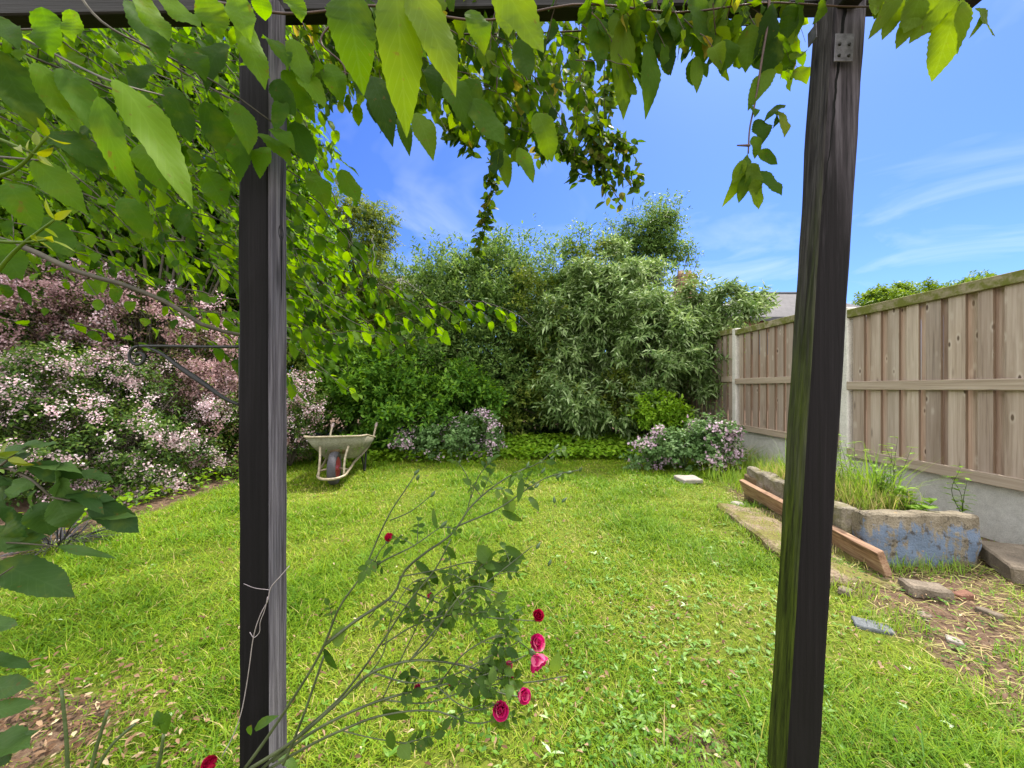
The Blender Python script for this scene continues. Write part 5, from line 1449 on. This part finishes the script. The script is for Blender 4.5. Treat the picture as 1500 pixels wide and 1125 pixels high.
# cut green stems bottom left
cs = thing('cut_stems', 'bare upright green cut stems at the bottom left in front of the leaf litter', 'plant', G(100, 1135))
tb = Tubes()
for pts in [[(100, 1160, .93), (97, 1080, .93), (90, 1010, .93)], [(125, 1160, .93), (140, 1100, .94), (158, 1040, .95)], [(130, 1150, .94), (165, 1090, .95), (198, 1060, .96)], [(210, 1160, .94), (232, 1120, .94), (240, 1075, .94)]]:
    tb = Tubes(); tb.add(smooth_path([P(*p_) for p_ in pts], 12), np.linspace(.0045, .0035, 12), 6); tb.build('stem', M['green_stem'], cs)
cl = Leaves(T_MID)
hand(cl, [(232, 1050, 255, 1070, 24), (372, 1068, 398, 1049, 14), (368, 1062, 362, 1082, 11), (405, 1108, 440, 1122, 15), (240, 1060, 225, 1045, 18)], .94, .6)
cl.build('foliage', M['rose_leaf'], cs)

# ------------------------------------------------------------------ rose bush in the foreground
RB = np.array([P(345, 1125, .93)[0], .93, 0.0])
rose = thing('rose_bush', 'straggly rose bush arching right from the foot of the left post with magenta blooms', 'rose bush', RB)
rt = Tubes(); rl = Leaves(T_BIG); buds = []
stems = [
    ([(352, 1135, .93), (395, 1075, .93), (425, 1030, .93), (475, 945, .92), (497, 890, .92), (530, 842, .92), (555, 785, .92), (575, 745, .92), (592, 720, .92), (610, 693, .92)], .0046, .0014),
    ([(572, 762, .92), (600, 750, .91), (633, 725, .91)], .0016, .0010),
    ([(530, 842, .92), (565, 820, .91), (605, 800, .90), (648, 770, .90)], .0024, .0012),
    ([(545, 835, .92), (556, 808, .92), (566, 795, .92)], .0016, .0012),
    ([(475, 945, .92), (520, 910, .93), (580, 865, .95), (590, 840, .95), (620, 812, .95), (662, 782, .96), (690, 742, .97), (720, 715, .98), (760, 690, .99), (790, 678, 1.0), (815, 655, 1.0)], .0042, .0012),
    ([(672, 770, .96), (735, 742, .97), (770, 718, .97), (800, 700, .98), (850, 688, .98)], .0024, .0010),
    ([(684, 750, .97), (690, 715, .97), (680, 690, .97), (672, 678, .97)], .0016, .0010),
    ([(690, 730, .97), (700, 700, .98), (716, 678, .98)], .0014, .0008),
    ([(380, 1130, .93), (440, 1075, .91), (500, 1020, .90), (560, 940, .90), (600, 880, .90), (640, 830, .90), (660, 790, .90)], .0042, .0016),
    ([(352, 1135, .93), (430, 1085, .90), (500, 1025, .87), (545, 985, .86), (600, 968, .86), (680, 975, .86), (760, 1000, .87), (830, 990, .88)], .0045, .0012),
    ([(400, 1115, .92), (470, 1065, .88), (560, 1025, .86), (640, 1005, .85), (720, 985, .84), (770, 960, .84)], .004, .0012),
    ([(380, 1135, .93), (430, 1105, .90), (500, 1070, .86), (560, 1048, .84), (640, 1042, .83), (700, 1060, .82), (735, 1052, .82)], .0036, .0012),
    ([(415, 1120, .90), (440, 1060, .90), (475, 960, .92)], .0034, .0028),
    ([(600, 968, .86), (640, 920, .86), (680, 880, .87), (730, 840, .88), (780, 800, .89)], .0024, .001),
    ([(560, 945, .90), (610, 915, .88), (660, 900, .86), (720, 905, .86), (788, 910, .86)], .002, .001),
    ([(585, 845, .95), (640, 835, .93), (700, 822, .92), (750, 828, .92)], .0018, .001),
    ([(640, 1005, .85), (690, 950, .84), (740, 930, .84), (786, 960, .84)], .002, .001),
    ([(590, 860, .93), (635, 880, .92), (690, 900, .90), (740, 880, .90)], .0018, .001),
    ([(560, 1025, .86), (600, 940, .87), (640, 870, .88), (700, 840, .9)], .002, .001),
    ([(680, 975, .86), (720, 1010, .84), (766, 1022, .84)], .002, .001),
    ([(700, 1005, .84), (740, 990, .84), (750, 984, .84)], .0014, .001),
    ([(500, 1070, .86), (540, 1080, .85), (600, 1090, .84)], .0014, .001),
    ([(520, 1010, .88), (560, 960, .88), (575, 900, .89), (610, 850, .90), (640, 845, .90)], .002, .001),
    ([(600, 968, .86), (630, 940, .85), (660, 890, .85), (690, 860, .86), (735, 870, .86)], .002, .001),
    ([(640, 1005, .85), (670, 1030, .83), (700, 1040, .82), (730, 1030, .82)], .0016, .001),
    ([(545, 985, .86), (600, 1000, .85), (660, 990, .84), (720, 960, .84), (760, 940, .84)], .002, .001),
    ([(560, 1025, .86), (620, 1030, .85), (690, 1010, .84), (740, 1000, .84)], .0018, .001),
    ([(540, 905, .92), (565, 880, .91), (600, 890, .90), (650, 930, .88)], .0016, .001),
]
rt.add(smooth_path([RB, RB + [.0, 0, .1], P(352, 1135, .93)], 10), .006, 7)
paths = []
for pts, ra, rb_ in stems:
    q = smooth_path([P(*p_) for p_ in pts], 30); paths.append(q)
    rt.add(q, np.linspace(ra, rb_, 30), 6)
    tip = q[-1]
def pinnate(q, d, ln, L):
    d = d / np.linalg.norm(d)
    side = np.cross(d, [0, -.6, .8]); side /= np.linalg.norm(side)
    e_ = q + d * ln
    rt.add(np.array([q, (q + e_) / 2 + [0, 0, .004], e_]), [.0011, .0009, .0006], 4, False)
    r0 = random.random()
    for (t_, sg) in [(.45, -1), (.45, 1), (.78, -1), (.78, 1), (1.0, 0)]:
        b = q + d * ln * t_
        ax = d * (.5 if sg else 1) + side * sg * .9 + rng.normal(size=3) * .18 + np.array([0, 0, -.15])
        l_ = L * (1.15 if sg == 0 else random.uniform(.7, 1))
        rl.add(b, ax, np.array([0, -.5, .8]) + rng.normal(size=3) * .45, l_, l_ * .58, random.uniform(.1, .8), random.uniform(.15, .35), np.clip(r0 * .6 + random.random() * .4, 0, 1))
for i, q in enumerate(paths):
    nlf = {0: 2, 1: 0, 2: 3, 3: 1, 4: 6, 5: 3, 6: 1, 7: 1, 12: 0}.get(i, 4)
    for j in range(nlf):
        k = random.randint(9, 28) if i > 7 or i == 4 else random.randint(14, 29)
        px, py = to_px(q[k])
        if px < 540 and i != 0: continue
        pinnate(q[k], norm(q[min(29, k + 1)] - q[k - 1]) * .5 + rng.normal(size=3) * [.8, .4, .7], random.uniform(.035, .06), random.uniform(.018, .032))
# individually matched leaflets
hand(rl, [(720, 822, 697, 800, 24, .9), (700, 822, 742, 836, 15, .9), (727, 828, 760, 832, 14, .9), (716, 864, 722, 842, 12, .9), (662, 890, 664, 862, 14, .88), (742, 725, 750, 755, 20, .97), (735, 748, 765, 765, 11, .97), (765, 700, 760, 735, 10, .97), (775, 728, 790, 745, 11, .97),
          (610, 822, 630, 845, 12, .92), (632, 836, 640, 858, 13, .92), (575, 800, 560, 815, 8, .92), (640, 775, 632, 745, 8, .9), (475, 950, 492, 985, 11, .91), (490, 945, 502, 918, 24, .92), (705, 870, 690, 845, 10, .9), (810, 985, 818, 960, 16, .88), (560, 1040, 600, 1060, 20, .84), (585, 1090, 600, 1110, 20, .84), (570, 1070, 575, 1100, 14, .84),
          (700, 1010, 695, 1050, 12, .84), (740, 800, 770, 820, 12, .9), (655, 800, 668, 822, 9, .9), (755, 690, 745, 715, 8, .98)], .9, nv=(0, -.9, .4), jit=.25)
rl.build('foliage', M['rose_leaf'], rose); rt.build('stem', M['rose_stem'], rose)
def bloom(px, py, D_, rpx, mat, open_=.6, dirv=(0.1, -.6, .6), label=None):
    c = P(px, py, D_); r = rpx * D_ / S
    d = norm(np.array(dirv) + rng.normal(size=3) * .2)
    a = norm(np.cross(d, [1, .2, 0])); b = np.cross(d, a)
    lv = Leaves(T_PETAL)
    for ring, (tilt, ln, wd, k) in enumerate([(open_ * 1.35, 1.15, 1.15, 6), (open_ * .9, 1.05, 1.0, 5), (open_ * .5, .9, .85, 5), (open_ * .2, .75, .7, 4)]):
        for i in range(k):
            ph = 2 * math.pi * (i + ring * .37) / k + random.random() * .3
            rad = a * math.cos(ph) + b * math.sin(ph)
            ax = d * math.cos(tilt) + rad * math.sin(tilt)
            lv.add(c - d * r * .55 + rad * r * .08, ax, -rad * math.cos(tilt) + d * math.sin(tilt), ln * r * 1.25, wd * r * 1.1, -.9 if ring < 1 else .7 * -1, .25)
    o = lv.build('bloom', mat, rose)
    if label: o['label'] = label
    tb = Tubes(); tb.add(np.array([c - d * r * .55, c - d * r * .9, c - d * r * 1.2]), [r * .22, r * .34, r * .1], 8)
    tb.build('sepal_cup', M['bud'], o)
bloom(569, 788, .92, 9, M['rose_red'], .25, (.3, -.1, 1), 'closed crimson rose bud flower')
bloom(788, 902, .86, 10, M['rose_red'], .7)
bloom(786, 942, .84, 11, M['rose_pink'], .9, label='open magenta rose above its paler twin')
bloom(787, 968, .84, 15, M['rose_pink'], .85, (.3, -.7, -.2))
bloom(766, 1018, .84, 11, M['rose_pink'], .8, (.4, -.6, .3))
bloom(733, 1040, .82, 13, M['rose_pink'], .8, (.1, -.7, .2))
bloom(745, 975, .84, 6, M['rose_pink'], .8)
bloom(748, 991, .84, 6, M['rose_pink'], .6)
bloom(629, 873, .90, 5, M['rose_pink'], .7)
bloom(612, 1008, .86, 6, M['rose_pink'], .7)
bloom(660, 1000, .86, 5, M['rose_pink'], .7)
bloom(307, 1121, .92, 13, M['rose_red'], .6, (0, -.3, 1))
rt2 = Tubes(); rt2.add(smooth_path([RB, P(320, 1160, .92), P(307, 1128, .92)], 8), .003, 6); rt2.build('flower_stalk', M['rose_stem'], rose)
for (px, py, D_) in [(610, 692, .92), (612, 700, .92), (634, 724, .91), (651, 768, .90), (815, 655, 1.0), (808, 672, 1.0), (795, 690, .98), (850, 688, .98), (818, 698, .98), (773, 682, .99), (672, 678, .97), (716, 678, .98), (812, 733, .98), (826, 733, .98), (786, 712, .98), (805, 825, .92), (788, 800, .92), (648, 770, .9), (834, 692, .98)]:
    c = P(px, py, D_)
    tb = Tubes(); d = norm(np.array([.5, 0, .8]) + rng.normal(size=3) * .3)
    tb.add(np.array([c - d * .008, c - d * .003, c + d * .003, c + d * .011]), [.0012, .0042, .0038, .0006], 7)
    tb.build('bud', M['bud'], rose)
